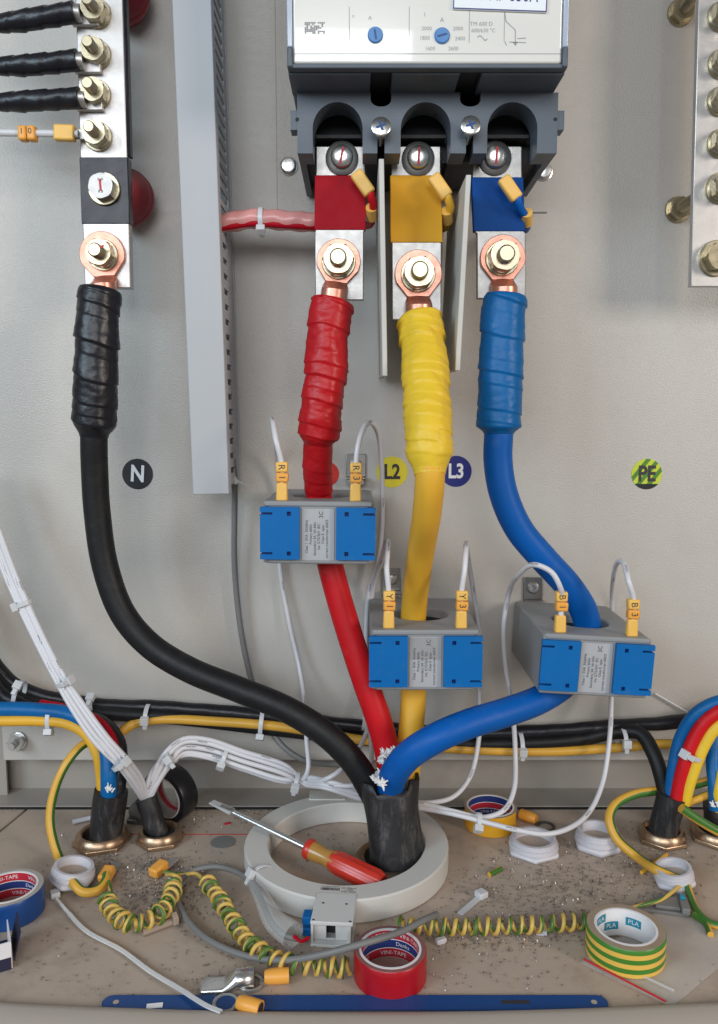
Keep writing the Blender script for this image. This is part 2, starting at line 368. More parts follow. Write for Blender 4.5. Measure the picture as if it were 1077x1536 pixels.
tag(obj('cabinet_base', mb, 'dark_gap'), 'dark gap under the floor plates', kind='structure')
# floor: gland plate and the plate left of it with a thin seam
a = F(45, 1210); b2 = F(-40, 1280)
k = (b2.x - a.x) / (b2.y - a.y); fy = -330.0
pl = [(a.x, plate_back), (a.x + k * (fy - plate_back), fy), (650, fy), (650, plate_back)]
mb = MB().prism(pl, -5, 0)
tag(obj('floor', mb, 'floor_paint', bevel=0.6), 'dusty beige gland plate forming the cabinet floor', kind='structure')
pl = [(a.x - 2.5, plate_back), (-650, plate_back), (-650, fy), (a.x - 2.5 + k * (fy - plate_back), fy)]
tag(obj('floor_edge', MB().prism(pl, -5, 0), 'floor_paint', bevel=0.6), 'floor strip left of the gland plate seam', kind='structure')
# front lip of the cabinet
ly = F(538, 1517, 4).y
v = []; xs = [-400 + 25 * i for i in range(33)]
prof = [(6, -6), (0, 3.5), (-3, 5.5), (-8, 6.5), (-30, 6.5), (-33, 5), (-34, -10)]
mb = MB(); n = len(prof); vv = []; ff = []
for i, x in enumerate(xs):
    bow = (x / 230.0) ** 2 * 9.0
    vv += [(x, ly + bow + p[0] + 0, p[1]) for p in prof]
for i in range(len(xs) - 1):
    for j in range(n - 1): ff.append((i * n + j, (i + 1) * n + j, (i + 1) * n + j + 1, i * n + j + 1))
mb.add(vv, [f[::-1] for f in ff])
tag(obj('front_lip', mb, 'lip_paint', sharp=60), 'rolled front edge of the cabinet floor', kind='structure')
mb = MB(); p0 = F(165, 1251, 0.4); p1 = F(420, 1249, 0.4); mb.box(p0.x, p1.x, p0.y - 0.5, p0.y + 0.5, 0.02, 0.25)
tag(obj('marker_line', mb, 'ink_red'), 'thin red marker line drawn across the floor behind the grey ring', 'line')
mb = MB(); c = F(334, 1264); disc(mb, 10.5, floorM(c), 0.02, 0.8)
tag(obj('knockout_disc', mb, 'knockout'), 'flat round grey knockout on the floor left of the grey ring', 'disc')

# fine joint in the plate paint left of the breaker
a, b = P(412, -60, 0), P(414, 318, 0); mb = MB().box(a.x - .35, a.x + .35, -.12, .5, b.z, a.z)
tag(obj('plate_joint', mb, 'rail_paint'), 'fine upright joint in the mounting plate left of the breaker', kind='structure')
# ------------------------------------------------------------------ wiring duct
dt = 76.0
TL, TR = P(259, 0, dt), P(314, 0, dt); BL, BR = P(290, 742, dt), P(343, 742, dt)
du = (TL - BL).normalized(); dx = (BR - BL); dx = dx - du * dx.dot(du); dw = dx.length; dx.normalize(); dy = Vector((0, -1, 0))
DM = Matrix(((dx.x, du.x, 0, BL.x), (dx.y, du.y, -1, 0), (dx.z, du.z, 0, BL.z), (0, 0, 0, 1)))    # x right, y up along the duct, z out of the plate
dl = (TL - BL).length * 1.35
t = thing('wiring_duct', 'light grey slotted plastic wiring duct running up the plate', 'cable duct', BL)
mb = MB().box(-0.5, dw + 0.5, 0, dl, dt - 3, dt, DM).box(-0.5, 1.0, 0, dl, dt - 12, dt - 3.01, DM).box(dw - 1.0, dw + 0.5, 0, dl, dt - 12, dt - 3.01, DM)
obj('duct_cover', mb, 'duct_plastic', t, bevel=0.8)
mb = MB().box(0, dw, 6, dl, 0.3, 2, DM); obj('duct_back', mb, 'duct_plastic', t)
for side in (0, 1):
    mb = MB(); x0, x1 = (1.2, 2.6) if side == 0 else (dw - 2.6, dw - 1.2)
    y = 8.0; zt = dt - 3.2; zsw = (P(340, 318, 40).z - BL.z)
    mb.box(x0, x1, 6, y, 2.01, zt, DM)
    while y < dl - 16:
        if y < zsw - 12: g, pitch, za, zb = 5.0, 12.6, 30, 52
        else: g, pitch, za, zb = 4.6, 9.8, 16, 60
        y2 = y + (pitch - g)
        mb.box(x0, x1, y, y2, 2.01, zt, DM)
        if abs(y2 - zsw) < 14 and side: za, zb, g = 14, 62, 9.0
        sk = 3.2
        for (a0, a1) in ((2.01, za), (zb, zt)): mb.box(x0, x1, y2, y2 + g, a0, a1, DM)
        y = y2 + g
    mb.box(x0, x1, y, dl, 2.01, zt, DM)
    obj('slotted_side', mb, 'duct_plastic', t)
# ------------------------------------------------------------------ moulded case breaker
TF, TA = 150.0, 112.0
z0 = zz(103, TF); XL = xx(431, 103, TF); XR = xx(851, 103, TF); xc = (XL + XR) / 2
t = thing('circuit_breaker', 'large dark grey moulded case breaker with beige front and blue dials', 'circuit breaker', (xc, 0, z0 - 40))
BRK = t
W3 = lambda x0, x1, z0_, z1_, t0, t1: (x0, x1, -t1, -t0, z0_, z1_)
mb = MB().box(*W3(XL + 4, XR - 4, z0 + 3.5, z0 + 260, 60, TF)); obj('front_cover', mb, 'breaker_face', t, bevel=1.5)
mb = MB().box(*W3(XL + 4.2, XR - 4.2, z0 + 9.5, z0 + 10.0, TF, TF + 0.08)); obj('cover_crease', mb, 'print_grey', t)
for s in (0, 1):
    xa, xb = (XL, XL + 3.9) if s == 0 else (XR - 3.9, XR)
    obj('cover_edge', MB().box(*W3(xa, xb, z0 + 14, z0 + 260, 60, TF + 1)), 'clear_edge', t, bevel=0.8)
    obj('cover_catch', MB().box(*W3(xa, xb, z0 + 0.5, z0 + 13.9, 70, TF + 2)), 'breaker_slate', t, bevel=1.0)
slots = [(xx(556, 120, TF - 6), xx(588, 120, TF - 6)), (xx(690, 120, TF - 6), xx(723, 120, TF - 6))]
zs = zz(140, TA)
cuts = [XL, slots[0][0], slots[0][1], slots[1][0], slots[1][1], XR]
mb = MB()
mb.box(*W3(XL, XR, z0 + 0.2, z0 + 3.4, TF - 7, TF + 0.5))
for i in (0, 2, 4): mb.box(*W3(cuts[i], cuts[i + 1], z0 - 1.0, z0 + 3.2, TA - 6, TF - 7.01))
obj('lower_frame', mb, 'breaker_slate', t, bevel=0.6)
mb = MB().box(*W3(XL + 6, XR - 6, z0 + 3.45, z0 + 60, 20, TF - 9)); obj('inner_case', mb, 'breaker_inside', t)
# arched terminal shroud, built column by column so that the arches and slots are open
zb = zz(230, TA); ztop = z0 - 1.05; SL = xx(446, 200, TA); SR = xx(836, 200, TA)
arch = [(xx(l, 200, TA), xx(r, 200, TA)) for l, r in ((469, 544), (601, 676), (731, 806))]
z_sp = zz(193, TA); z_at = zz(153, TA)
sl2 = [(xx(556, 150, TA), xx(587, 150, TA)), (xx(690, 150, TA), xx(721, 150, TA))]; z_sb = zz(160, TA); z_sa = zz(171, TA); z_sa2 = zz(190, TA)
nar = [(xx(566, 215, TA), xx(577, 215, TA)), (xx(699, 215, TA), xx(710, 215, TA))]; z_nr = zz(200, TA)
bps = {SL, SR}
for l, r in arch: bps |= {l + (r - l) * (0.5 - 0.5 * math.cos(math.pi * k / 18)) for k in range(19)}
for l, r in sl2: bps |= {l + (r - l) * (0.5 - 0.5 * math.cos(math.pi * k / 10)) for k in range(11)}
for l, r in nar: bps |= {l, r}
bps = sorted(bps); mb = MB()
def lowhi(x, xm):
    for l, r in arch:
        if l < xm < r:
            u = 2 * (x - l) / (r - l) - 1; return [(z_sp + (z_at - z_sp) * math.sqrt(max(0, 1 - u * u)), ztop)]
    for (l, r), (nl, nrr) in zip(sl2, nar):
        if l < xm < r:
            u = 2 * (x - l) / (r - l) - 1; q = math.sqrt(max(0, 1 - u * u))
            low = z_nr if nl < xm < nrr else zb
            up = z_sb + 5 - 5 * q
            return [(low, up)]
    return [(zb, ztop)]
for xa, xb in zip(bps[:-1], bps[1:]):
    xm = (xa + xb) / 2
    for (la, ha), (lb, hb) in zip(lowhi(xa, xm), lowhi(xb, xm)):
        mb.hexa([(xa, -TA, la), (xb, -TA, lb), (xb, -TA + 26, lb), (xa, -TA + 26, la)], [(xa, -TA, ha), (xb, -TA, hb), (xb, -TA + 26, hb), (xa, -TA + 26, ha)])
for s in (-1, 1):     # side hooks
    xe = SL if s < 0 else SR
    mb.box(*W3(min(xe + s * 0.01, xe + s * 5.2), max(xe + s * 0.01, xe + s * 5.2), zz(194, TA), zz(165, TA), TA - 14, TA - 1))
obj('terminal_shroud', mb, 'breaker_slate', t, sharp=20)
for s, px in ((-1, 446), (1, 833)):
    mb = MB(); disc(mb, 1.4, wallM(P(px, 179, TA + 0.02)), 0, 0.15); obj('hook_hole', mb, 'dark_gap', t)
for xe0, xe1 in ((SL, SL + 5), (SR - 5, SR)):
    mb = MB()
    v0 = [(xe0, -TA + 26.05, zb + .3), (xe1, -TA + 26.05, zb + .3), (xe1, -3, zb - 2), (xe0, -3, zb - 2)]
    mb.hexa(v0, [(x, y, ztop) for x, y, z in v0])
    obj('side_wall', mb, 'breaker_slate', t)
mb = MB()
for (l0, r0), (l1, r1) in zip(arch[:-1], arch[1:]): mb.box(*W3(r0 + 1.5, l1 - 1.5, zb + 2, ztop, 4, TA - 26.1))
mb.box(*W3(SL + 5.1, SR - 5.1, zb + 6, ztop + 3, 4, 70))
for l, r in arch:
    mb.box(*W3(l + 1, r - 1, z_sp + 2, z_sp + 4.5, 70.1, 86)); mb.box(*W3(l + 5, r - 5, z_sp - 6, z_sp - 3.6, 70.1, 78))
obj('terminal_chamber', mb, 'breaker_inside', t)
# cross head fixing screws of the shroud
for i, px in enumerate((571.5, 706)):
    M = wallM(P(px, 190 - 2 * i, TA + 12), yaw=0, pitch=-10)
    mb = MB().lathe([(3.3, -22), (3.6, -5), (7.2, -0.6), (7.2, 0.7), (6.2, 1.3)], 28, M)
    sc = obj('fixing_screw', mb, 'zinc', t)
    mb = MB()
    for a in (0.35, 0.35 + math.pi / 2): mb.box(-3.8, 3.8, -0.9, 0.9, 1.2 + a * 0.02, 1.45 + a * 0.02, M @ Matrix.Rotation(a, 4, 'Z'))
    obj('cross_recess', mb, 'dial_slot', sc)
# print, dials and name plate on the beige front
TP = TF + 0.12
for (px, py) in ((563, 53), (663, 54)):
    d = obj('dial', MB().lathe([(5.4, 0.1), (5.4, 0.9), (4.7, 1.6)], 28, wallM(P(px, py, TF))), 'dial_blue', t)
    obj('dial_slot', MB().box(-3.4, 3.4, -0.7, 0.7, 1.6, 1.75, wallM(P(px, py, TF), roll=-15 if px > 600 else 80)), 'dial_slot', d)
mb = MB()
for s_, px, py, sz in (('A', 663, 30, 4.2), ('A', 555, 27, 4), ('I', 637, 22, 4), ('n', 530, 24, 3.5), ('2000', 640, 43, 3.6), ('2000', 687, 43, 3.6), ('1800', 637, 57, 3.6), ('2400', 690, 58, 3.6), ('1600', 645, 73, 3.6), ('2600', 680, 73, 3.6), ('TM 600 D', 722, 36, 3.8), ('600/630 °C', 725, 46, 3.6)):
    text(mb, s_, sz, wallM(P(px, py, TP)))
for px, y0, y1 in ((524, 10, 60), (614, 10, 55), (704.5, 10, 64), (757, 15, 62)):
    pa, pb = P(px, y0, TP), P(px, y1, TP); mb.box(pa.x - .18, pa.x + .18, pa.y - .05, pa.y, pb.z, pa.z)
def inkline(pts, w=0.3):
    for a, b in zip(pts[:-1], pts[1:]):
        a, b = P(a[0], a[1], TP), P(b[0], b[1], TP); d = (b - a).normalized(); q = Vector((-d.z, 0, d.x)) * w
        mb.add([a - q, b - q, b + q, a + q], [(0, 1, 2, 3)])
inkline([(757, 17), (759, 32), (773, 45), (773, 66)]); inkline([(757, 62), (760, 68)]); inkline([(770, 63), (773, 68), (776, 63)]); inkline([(776, 58), (789, 57)]); inkline([(764, 63), (789, 64)])
inkline([(716, 56), (720, 53), (724, 57), (728, 61), (731, 58)])
for i in range(11):
    for j in range(7):
        if random.random() < .6: pa = P(457 + i * 2.8, 33 + j * 2.6, TP); mb.box(pa.x, pa.x + 1.1, pa.y - .04, pa.y, pa.z - 1.0, pa.z)
tag(obj('front_print', mb, 'print_grey', t, sharp=1), kind='stuff')
M = wallM(P(751, -14, TF + 1.2), roll=2.0)
np_ = obj('name_plate', MB().box(-32.6, 32.6, -13.2, 13.2, -1.0, 0.6, M), 'nameplate_white', t, bevel=0.4)
mb = MB()
for b in ((-32.4, 32.4, -13, -12.3), (-32.4, 32.4, 12.3, 13), (-32.4, -31.7, -12.3, 12.3), (31.7, 32.4, -12.3, 12.3)): mb.box(*b, 0.62, 0.7, M)
text(mb, 'SET AF 630A', 10.5, M @ Matrix.Translation((0.5, -3.6, 0.72)), 1.05, sx=.86); obj('plate_lettering', mb, 'sticker_blue', np_, sharp=1)

# ------------------------------------------------------------------ phase barriers
def barrier(px_t, py_t, px_b, py_b, label):
    a, b = P(px_t, py_t, 128), P(px_b, py_b, 128)
    w = 1.9; v0 = [(b.x - w, -128, b.z), (b.x + w, -128, b.z), (b.x + w, -6, b.z + 4), (b.x - w, -6, b.z + 4)]
    v1 = [(a.x - w, -128, a.z), (a.x + w, -128, a.z), (a.x + w, -6, a.z), (a.x - w, -6, a.z)]
    tag(obj('phase_barrier', MB().hexa(v0, v1), 'barrier_board', bevel=0.5), label, 'barrier', 'phase barriers below the breaker')
barrier(572, 238, 577.5, 564, 'upright insulating barrier plate between red and yellow busbars, seen edge on')
barrier(703, 262, 686.5, 556, 'upright insulating barrier plate between yellow and blue busbars, its dark side showing')

# ------------------------------------------------------------------ breaker busbars with coloured sleeves
def lug(parent, center, t, down, barrel_r, palm_r, length, width):   # palm round the bolt, neck and crimped barrel
    d = down.normalized(); out = Vector((0, -1, 0)); sd = d.cross(out).normalized()
    mb = MB(); M = Matrix(((sd.x, d.x, out.x, center.x), (sd.y, d.y, out.y, center.y), (sd.z, d.z, out.z, center.z), (0, 0, 0, 1)))
    if M.determinant() < 0: M = M @ Matrix.Scale(-1, 4, (1, 0, 0))
    poly = [(palm_r * math.cos(a), palm_r * math.sin(a)) for a in [math.pi + 0.55 + (math.pi - 1.1) * k / 20 for k in range(21)]]
    poly = [(palm_r * math.cos(a), palm_r * math.sin(a)) for a in [R(20) - (R(220)) * k / 24 for k in range(25)]][::-1]
    poly = poly + [(width, palm_r * 0.95), (-width, palm_r * 0.95)]
    mb.prism(poly, 0, 4.2, M)
    n = 20; rows = []
    for y, rx, z_lo, z_hi in ((palm_r * 0.9, width, 0.0, 4.2), (palm_r * 1.12, barrel_r * 0.98, 0.0, 8), (palm_r * 1.35, barrel_r, 0.0, barrel_r * 2), (length, barrel_r, 0.0, barrel_r * 2)):
        rows.append([(rx * math.cos(2 * math.pi * k / n), y, (z_lo + z_hi) / 2 + (z_hi - z_lo) / 2 * math.sin(2 * math.pi * k / n)) for k in range(n)])
    v = [p for r in rows for p in r]; f = [(i * n + j, (i + 1) * n + j, (i + 1) * n + (j + 1) % n, i * n + (j + 1) % n) for i in range(3) for j in range(n)]
    mb.add(v, f + [tuple(range(n))], M)
    return obj('cable_lug', mb, 'copper', parent, bevel=0.5)
def busbar(pxs, tbar, py_top, py_s0, py_s1, py_end, sleeve, boltpx, label, joggle=0.0):
    w = 19.5; (cx0, cx1) = pxs
    pa, pb = P(cx0, py_s0, tbar), P(cx1, py_end, tbar + joggle)
    t = thing('breaker_busbar', label, 'busbar', pb, 'busbars below the breaker')
    pts = [P(cx0, py_top, tbar), P(cx0, py_s0, tbar)]
    if joggle: pts += [P(cx0, py_s0 + (py_s1 - py_s0) * .35, tbar), P((cx0 + cx1) / 2, py_s0 + (py_s1 - py_s0) * .85, tbar + joggle)]
    else: pts += [P((cx0 + cx1) / 2, py_s1, tbar)]
    pts += [P(cx1, py_s1 + 3, tbar + joggle), pb]
    def strip(pts, w, d0, d1):
        mb = MB(); v = []; f = []
        for p in pts: v += [(p.x - w, p.y - d1, p.z), (p.x + w, p.y - d1, p.z), (p.x + w, p.y + d0, p.z), (p.x - w, p.y + d0, p.z)]
        for i in range(len(pts) - 1):
            for j in range(4): k = (j + 1) % 4; f.append((i * 4 + j, (i + 1) * 4 + j, (i + 1) * 4 + k, i * 4 + k))
        e = (len(pts) - 1) * 4; f += [(0, 1, 2, 3), (e + 3, e + 2, e + 1, e)]
        return mb.add(v, [q for q in f])
    obj('bar', strip(pts, w, 6, 0), 'tin_shaded', t, bevel=0.7)
    z_a, z_b = P(cx0, py_s0, tbar).z, P(cx1, py_s1, tbar + joggle).z
    sp = [p for p in pts if z_b - 1 <= p.z <= z_a + 1]
    def lerp(z):
        for p, q in zip(pts[:-1], pts[1:]):
            if q.z <= z <= p.z: return p + (q - p) * ((p.z - z) / max(1e-6, p.z - q.z))
    sp = [lerp(z_a)] + [p for p in pts if z_b < p.z < z_a] + [lerp(z_b)]
    obj('sleeve', strip(sp, w + 0.9, 6.9, 0.9), sleeve, t, bevel=0.6)
    # terminal screw with a dark dished washer
    M = wallM(P(boltpx[0], boltpx[1], tbar))
    b = obj('terminal_screw', MB().lathe([(8.6, 2.6), (8.9, 6), (8.2, 8.2), (6.5, 9.3), (2, 9.6)], 32, M), 'zinc', t)
    obj('washer', MB().lathe([(13, 0.05), (13, 2), (9.5, 3.2)], 32, M), 'steel_dark', b)
    mm = M @ Matrix.Rotation(R(-12 if boltpx[0] < 560 else -3), 4, 'Z')
    obj('torque_mark', MB().box(-0.9, 0.9, -7.0, 6.0, 9.55, 9.8, mm), 'ink_red', b)
    return t, pts
bars = {}
bars['r'] = busbar((511, 509), 80, 219, 263, 345, 450, 'red_sleeve', (513, 238), 'tinned busbar in a red sleeve under the left breaker pole')
bars['y'] = busbar((624, 625), 80, 219, 263, 364, 480, 'yellow_sleeve', (627, 239), 'tinned busbar in a yellow sleeve under the middle breaker pole', 12)
bars['b'] = busbar((746, 752), 80, 219, 266, 347, 448, 'blue_sleeve', (742, 238), 'tinned busbar in a blue sleeve under the right breaker pole')
fastener('m16', bars['r'][0], wallM(P(508, 393, 84.6)))
fastener('m16', bars['y'][0], wallM(P(627, 412, 96.6)))
fastener('m16', bars['b'][0], wallM(P(753, 388, 84.6)))

# ------------------------------------------------------------------ neutral busbar
tn = 62.0
t = thing('neutral_busbar', 'upright tinned neutral busbar at top left with black sleeved middle', 'busbar', P(167, 432, tn))
NBAR = t
a0, a1, b0, b1 = P(113, 0, tn), P(184, 0, tn), P(127, 432, tn), P(196, 432, tn)
ext = 1.3; A0, A1 = b0 + (a0 - b0) * ext, b1 + (a1 - b1) * ext
th = 10
def slab(z_lo, z_hi, grow=0.0):
    def xe(e0, e1, z): return e0.x + (e1.x - e0.x) * (z - e0.z) / (e1.z - e0.z)
    g = grow; v = lambda z: [(xe(b0, A0, z) - g, -tn - g, z), (xe(b1, A1, z) + g, -tn - g, z), (xe(b1, A1, z) + g, -tn + th + g, z), (xe(b0, A0, z) - g, -tn + th + g, z)]
    return MB().hexa(v(z_lo), v(z_hi))
zn = lambda py: P(155, py, tn).z
obj('bar', slab(b0.z, A0.z), 'tin', t, bevel=0.8)
obj('sleeve', slab(zn(336), zn(236), 0.7), 'black_sleeve', t, bevel=0.6)
mb = MB(); xr = lambda z: b1.x + (A1.x - b1.x) * (z - b1.z) / (A1.z - b1.z)
mb.hexa([(xr(zn(233)) + .2, -tn + 1, zn(233)), (xr(zn(233)) + 2.2, -tn + 2, zn(233)), (xr(zn(233)) + 2.2, -tn + 10, zn(233)), (xr(zn(233)) + .2, -tn + 10, zn(233))], [(xr(A0.z) + .2, -tn + 1, A0.z), (xr(A0.z) + 2.2, -tn + 2, A0.z), (xr(A0.z) + 2.2, -tn + 10, A0.z), (xr(A0.z) + .2, -tn + 10, A0.z)])
obj('edge_tape', mb, 'black_sleeve', t, bevel=0.5)
for px, py in ((146, 22), (146, 83), (146, 143), (148, 206)):
    fastener('m10', t, wallM(P(px, py, tn)))
M = wallM(P(157, 284, tn + 0.8))
hb = obj('bolt', MB().cyl(13, 0, 2.6, 32, M, 0.5), 'zinc_yellow', t)
o = place('hex_head', nut_mesh(11, 8.5, 'tin_shaded'), t, M @ Matrix.Translation((0, 0, 2.6)) @ Matrix.Rotation(.3, 4, 'Z'))
mb = MB(); M2 = M @ Matrix.Translation((0, 0, 11.3)); text(mb, '0-0', 3.2, M2 @ Matrix.Translation((0, 4.6, 0))); text(mb, '8.8', 3.2, M2 @ Matrix.Translation((0, -4.6, 0))); obj('head_stamp', mb, 'ink', t, sharp=1)
obj('torque_mark', MB().box(-.8, .8, -4, 5, 11.2, 11.5, M @ Matrix.Rotation(.05, 4, 'Z')), 'ink_red', t)
fastener('m12', t, wallM(P(155, 383, tn + 4.4)))
obj('torque_mark', MB().box(-3.5, 3.5, -.8, .8, 0, .2, wallM(P(150, 371, tn + 26.8), roll=-25)), 'ink_red', t)
for px, py in ((197, 10), (203, 307)):
    M = wallM(P(px, py, 0) + Vector((-3, 0, 0)))
    ins = obj('insulator', MB().lathe([(16, 0.3), (19, 4), (23, 14), (24, 24), (23, 30), (18, 40), (16, 51.5)], 36, M), 'insulator_red', t)
    obj('insulator_rib', MB().lathe([(23.5, 17), (25, 19), (25, 23), (24, 25)], 36, M), 'insulator_red', ins)

# ------------------------------------------------------------------ earth busbar at the right edge
te = 60.0
t = thing('earth_busbar', 'tinned earth busbar with a row of bolts at the right edge', 'busbar', P(1060, 430, te)); EB = t
b0 = P(1036, 430, te); a0 = P(1052, 190, te)
mb = MB(); xl = P(1036, 430, te).x; xu = P(1050, 0, te).x; zl = P(1036, 430, te).z; zu = P(1050, 0, te).z * 1.15
mb.hexa([(xl, -te, zl), (xl + 60, -te, zl), (xl + 60, -te + 6, zl), (xl, -te + 6, zl)], [(xl - 6, -te, zu), (xl + 54, -te, zu), (xl + 54, -te + 6, zu), (xl - 6, -te + 6, zu)])
obj('bar', mb, 'tin', t, bevel=0.7)
for px, py in ((1081, 26), (1081, 97), (1080, 153), (1080, 216)): fastener('m10', t, wallM(P(px, py, te)))
fastener('m12', t, wallM(P(1080, 283, te)))
M = wallM(P(1073, 388, te)); hb = place('bolt', nut_mesh(12, 9, 'zinc_yellow'), t, M @ Matrix.Translation((0, 0, 3)))
obj('washer', MB().cyl(14.5, 0, 2.9, 32, M, .5), 'zinc_yellow', t)
obj('torque_mark', MB().box(-.5, .5, -6, 5, 12.05, 12.3, M), 'print_white', t)
for px, py in ((1020, 20), (1016, 315)):
    p = P(px, py, 0)
    b = place('standoff_stud', stud_mesh(5, te - 6.2, 'zinc_yellow'), t, wallM(p))
    for nm, me, z in (('washer', washer_mesh(11.5, 2.2, 'zinc_yellow'), .1), ('nut', nut_mesh(10, 8, 'zinc_yellow'), 2.4)):
        c = bpy.data.objects.new(nm, me); col.objects.link(c); c.parent = b; c.matrix_local = Matrix.Translation((0, 0, z * S)) @ Matrix.Rotation(.4, 4, 'Z')
# ------------------------------------------------------------------ the four core power cable
base = F(597, 1303)
t = thing('power_cable', 'thick black sheathed cable splitting into black, red, yellow and blue cores', 'power cable', base); PC = t
def wrap(seed, R0, amp, pitch, L, taper=14.0, r1=11.5):
    """Radius of a hand wound tape: irregular overlapping turns, each a little proud at its edge, with slack wrinkles."""
    rnd = random.Random(seed); off = [rnd.uniform(-.55, .55) * amp for _ in range(60)]; hgt = [rnd.uniform(.25, 1.0) * amp for _ in range(60)]
    def f(s, a):
        lean = .9 * math.sin(a + seed) + 1.2 * noise.noise((math.cos(a) * .8 + seed, math.sin(a) * .8, s * .02))
        x = (s + lean * 2.2) / pitch + a / (2 * math.pi) + 3; k = int(math.floor(x)); fr = x - k
        e = min(1, fr / .06); r = R0 + off[k] * e + off[k - 1] * (1 - e) + hgt[k] * fr * e + hgt[k - 1] * (1 - e) - .3 * amp
        r += .8 * amp * noise.noise((math.cos(a) * 1.1, math.sin(a) * 1.1 + seed, s * .045)) + .35 * amp * noise.noise((math.cos(a) * 3, math.sin(a) * 3 + seed, s * .22))
        if s < 5: r *= 0.84 + 0.16 * math.sqrt(max(0, 1 - (1 - s / 5) ** 2))
        if s > L - taper: u = (s - (L - taper)) / taper; u = u * u * (3 - 2 * u); r = r * (1 - u) + (r1 + .5 + .3 * noise.noise((math.cos(a) * 2, math.sin(a) * 2, s * .2))) * u
        return r
    return f
def core(name, pts, tape_n, rad, m_core, m_tape, seed, R0, amp, pitch, label, lugc, lugt, palm, taper=14.0, lug_len=None):
    cp = PP(pts); o = obj('core', MB().tube(spline(cp, 4), rad, 22), m_core, t, label)
    tp = spline(cp[:tape_n], 0.8); L = sum((b - a).length for a, b in zip(tp[:-1], tp[1:]))
    obj('tape_wrap', MB().tube(tp, wrap(seed, R0, amp, pitch, L, taper, rad), 48), m_tape, o, sharp=75)
    c = P(lugc[0], lugc[1], lugt); d = Vector((cp[0].x - c.x, 0, cp[0].z - c.z))
    l = lug(o, c, lugt, d, 10.5, palm, d.length + 8, 8.5)
    return o
core('n', [(151, 434, 80), (147, 470, 82), (144, 560, 82), (141, 655, 78), (142, 705, 74), (146, 770, 71), (158, 850, 70), (184, 920, 72), (225, 968, 75), (285, 1005, 80), (360, 1035, 86), (430, 1064, 93), (490, 1102, 99), (532, 1145, 103), (560, 1192, 104), (578, 1230, 104)], 4, 11.0, 'black_pvc', 'black_tape', 3, 17.4, 1.1, 9.5, 'black neutral core bending down from the left busbar', (155, 383), tn + .05, 18.5, 12)
core('r', [(500, 450, 93), (494, 480, 94), (488, 560, 95), (480, 635, 92), (477, 668, 89), (476, 700, 84), (478, 740, 78), (485, 795, 76), (496, 850, 78), (518, 930, 84), (547, 1020, 92), (568, 1080, 97), (581, 1128, 98), (588, 1175, 100), (592, 1235, 104)], 5, 10.8, 'red_pvc', 'red_tape', 11, 17.0, 1.6, 9.5, 'red core running down through the left current transformer', (508, 393), 80.4, 17.5, 9)
rc = PC.children[-1]; tp = spline(PP([(477, 660, 89.5), (476, 700, 84), (478, 738, 78)]), .8)
obj('tape_wrap', MB().tube(tp, wrap(23, 12.0, .7, 10, 90, 1, 12), 40), 'red_tape', [o for o in PC.children if o.get('label', '').startswith('red core')][0], sharp=75)
core('y', [(629, 478, 106), (633, 500, 112), (638, 560, 132), (642, 640, 155), (645, 712, 165), (641, 765, 152), (631, 830, 112), (622, 900, 80), (619, 950, 75), (620, 1040, 78), (617, 1090, 84), (613, 1140, 88), (608, 1180, 90), (600, 1230, 94)], 5, 10.8, 'yellow_pvc', 'yellow_tape', 5, 17.4, 1.3, 8.5, 'yellow core bowing forward above the middle current transformer', (627, 412), 92.4, 18.5, 18)
core('b', [(757, 443, 93), (754, 480, 94), (751, 560, 96), (748, 650, 96), (747, 690, 95), (755, 740, 95), (778, 793, 94), (815, 838, 90), (853, 880, 83), (877, 920, 77), (882, 955, 74), (874, 990, 74), (850, 1022, 82), (812, 1048, 98), (760, 1068, 116), (700, 1087, 132), (650, 1109, 140), (612, 1134, 136), (592, 1160, 125), (586, 1184, 113), (588, 1225, 106)], 4, 11.6, 'blue_pvc', 'blue_tape', 9, 17.4, 1.0, 9.5, 'blue core sweeping from the right current transformer back to the sheath', (753, 388), 80.4, 18, 6)
# ragged sheath
top = P(588, 1175, 106); n = 36; rows = 16; v = []; f = []
rnd = random.Random(4); jag = [rnd.uniform(-4.5, 4.5) for _ in range(n)]
for i in range(rows):
    u = i / (rows - 1); c = base.lerp(top, u); c.z = -6 + (top.z + 6) * u
    for j in range(n):
        a = 2 * math.pi * j / n; r = 21.2 - 2.4 * u + 0.6 * math.sin(3 * a + u * 6) + 1.1 * noise.noise((math.cos(a) * 2.2, math.sin(a) * 2.2, u * 2.5))
        if i > rows - 4: r += (i - rows + 4) * 0.5 * math.sin(a * 2 + 1)
        z = c.z + ((jag[j] + 5.5 * abs(math.cos(a)) + 5 * max(0, math.sin(a))) * (1 if i == rows - 1 else .55 if i == rows - 2 else .2) if i > rows - 4 else 0)
        v.append((c.x + r * math.cos(a) - (6.0 * u ** 3 if math.cos(a) < -.2 else 0), c.y + r * math.sin(a), z))
for i in range(rows - 1):
    for j in range(n): k = (j + 1) % n; f.append((i * n + j, i * n + k, (i + 1) * n + k, (i + 1) * n + j))
obj('sheath', MB().add(v, f), 'sheath_black', t, solid=-2.2, sharp=70)
mb = MB()
for (px, py, tt, sz) in ((570, 1162, 118, 7), (562, 1168, 122, 5), (577, 1133, 112, 6.5), (585, 1128, 112, 6.5), (592, 1124, 110, 5), (573, 1140, 112, 5), (572, 1176, 138, 5.5), (566, 1172, 133, 4)):
    c = P(px, py, tt)
    for q in range(20):
        d = Vector((rnd.uniform(-1, 1), rnd.uniform(-1, 1), rnd.uniform(-.6, 1))).normalized(); e = c + d * rnd.uniform(.3, 1.15) * sz
        mb.tube([c + d * -1.5, c.lerp(e, .5) + Vector((rnd.uniform(-1, 1), 0, rnd.uniform(-1, 1))), e], [1.3, 1.0, .3], 6)
obj('filler', mb, 'filler_white', t, 'white frayed filler fibres at the sheath end')

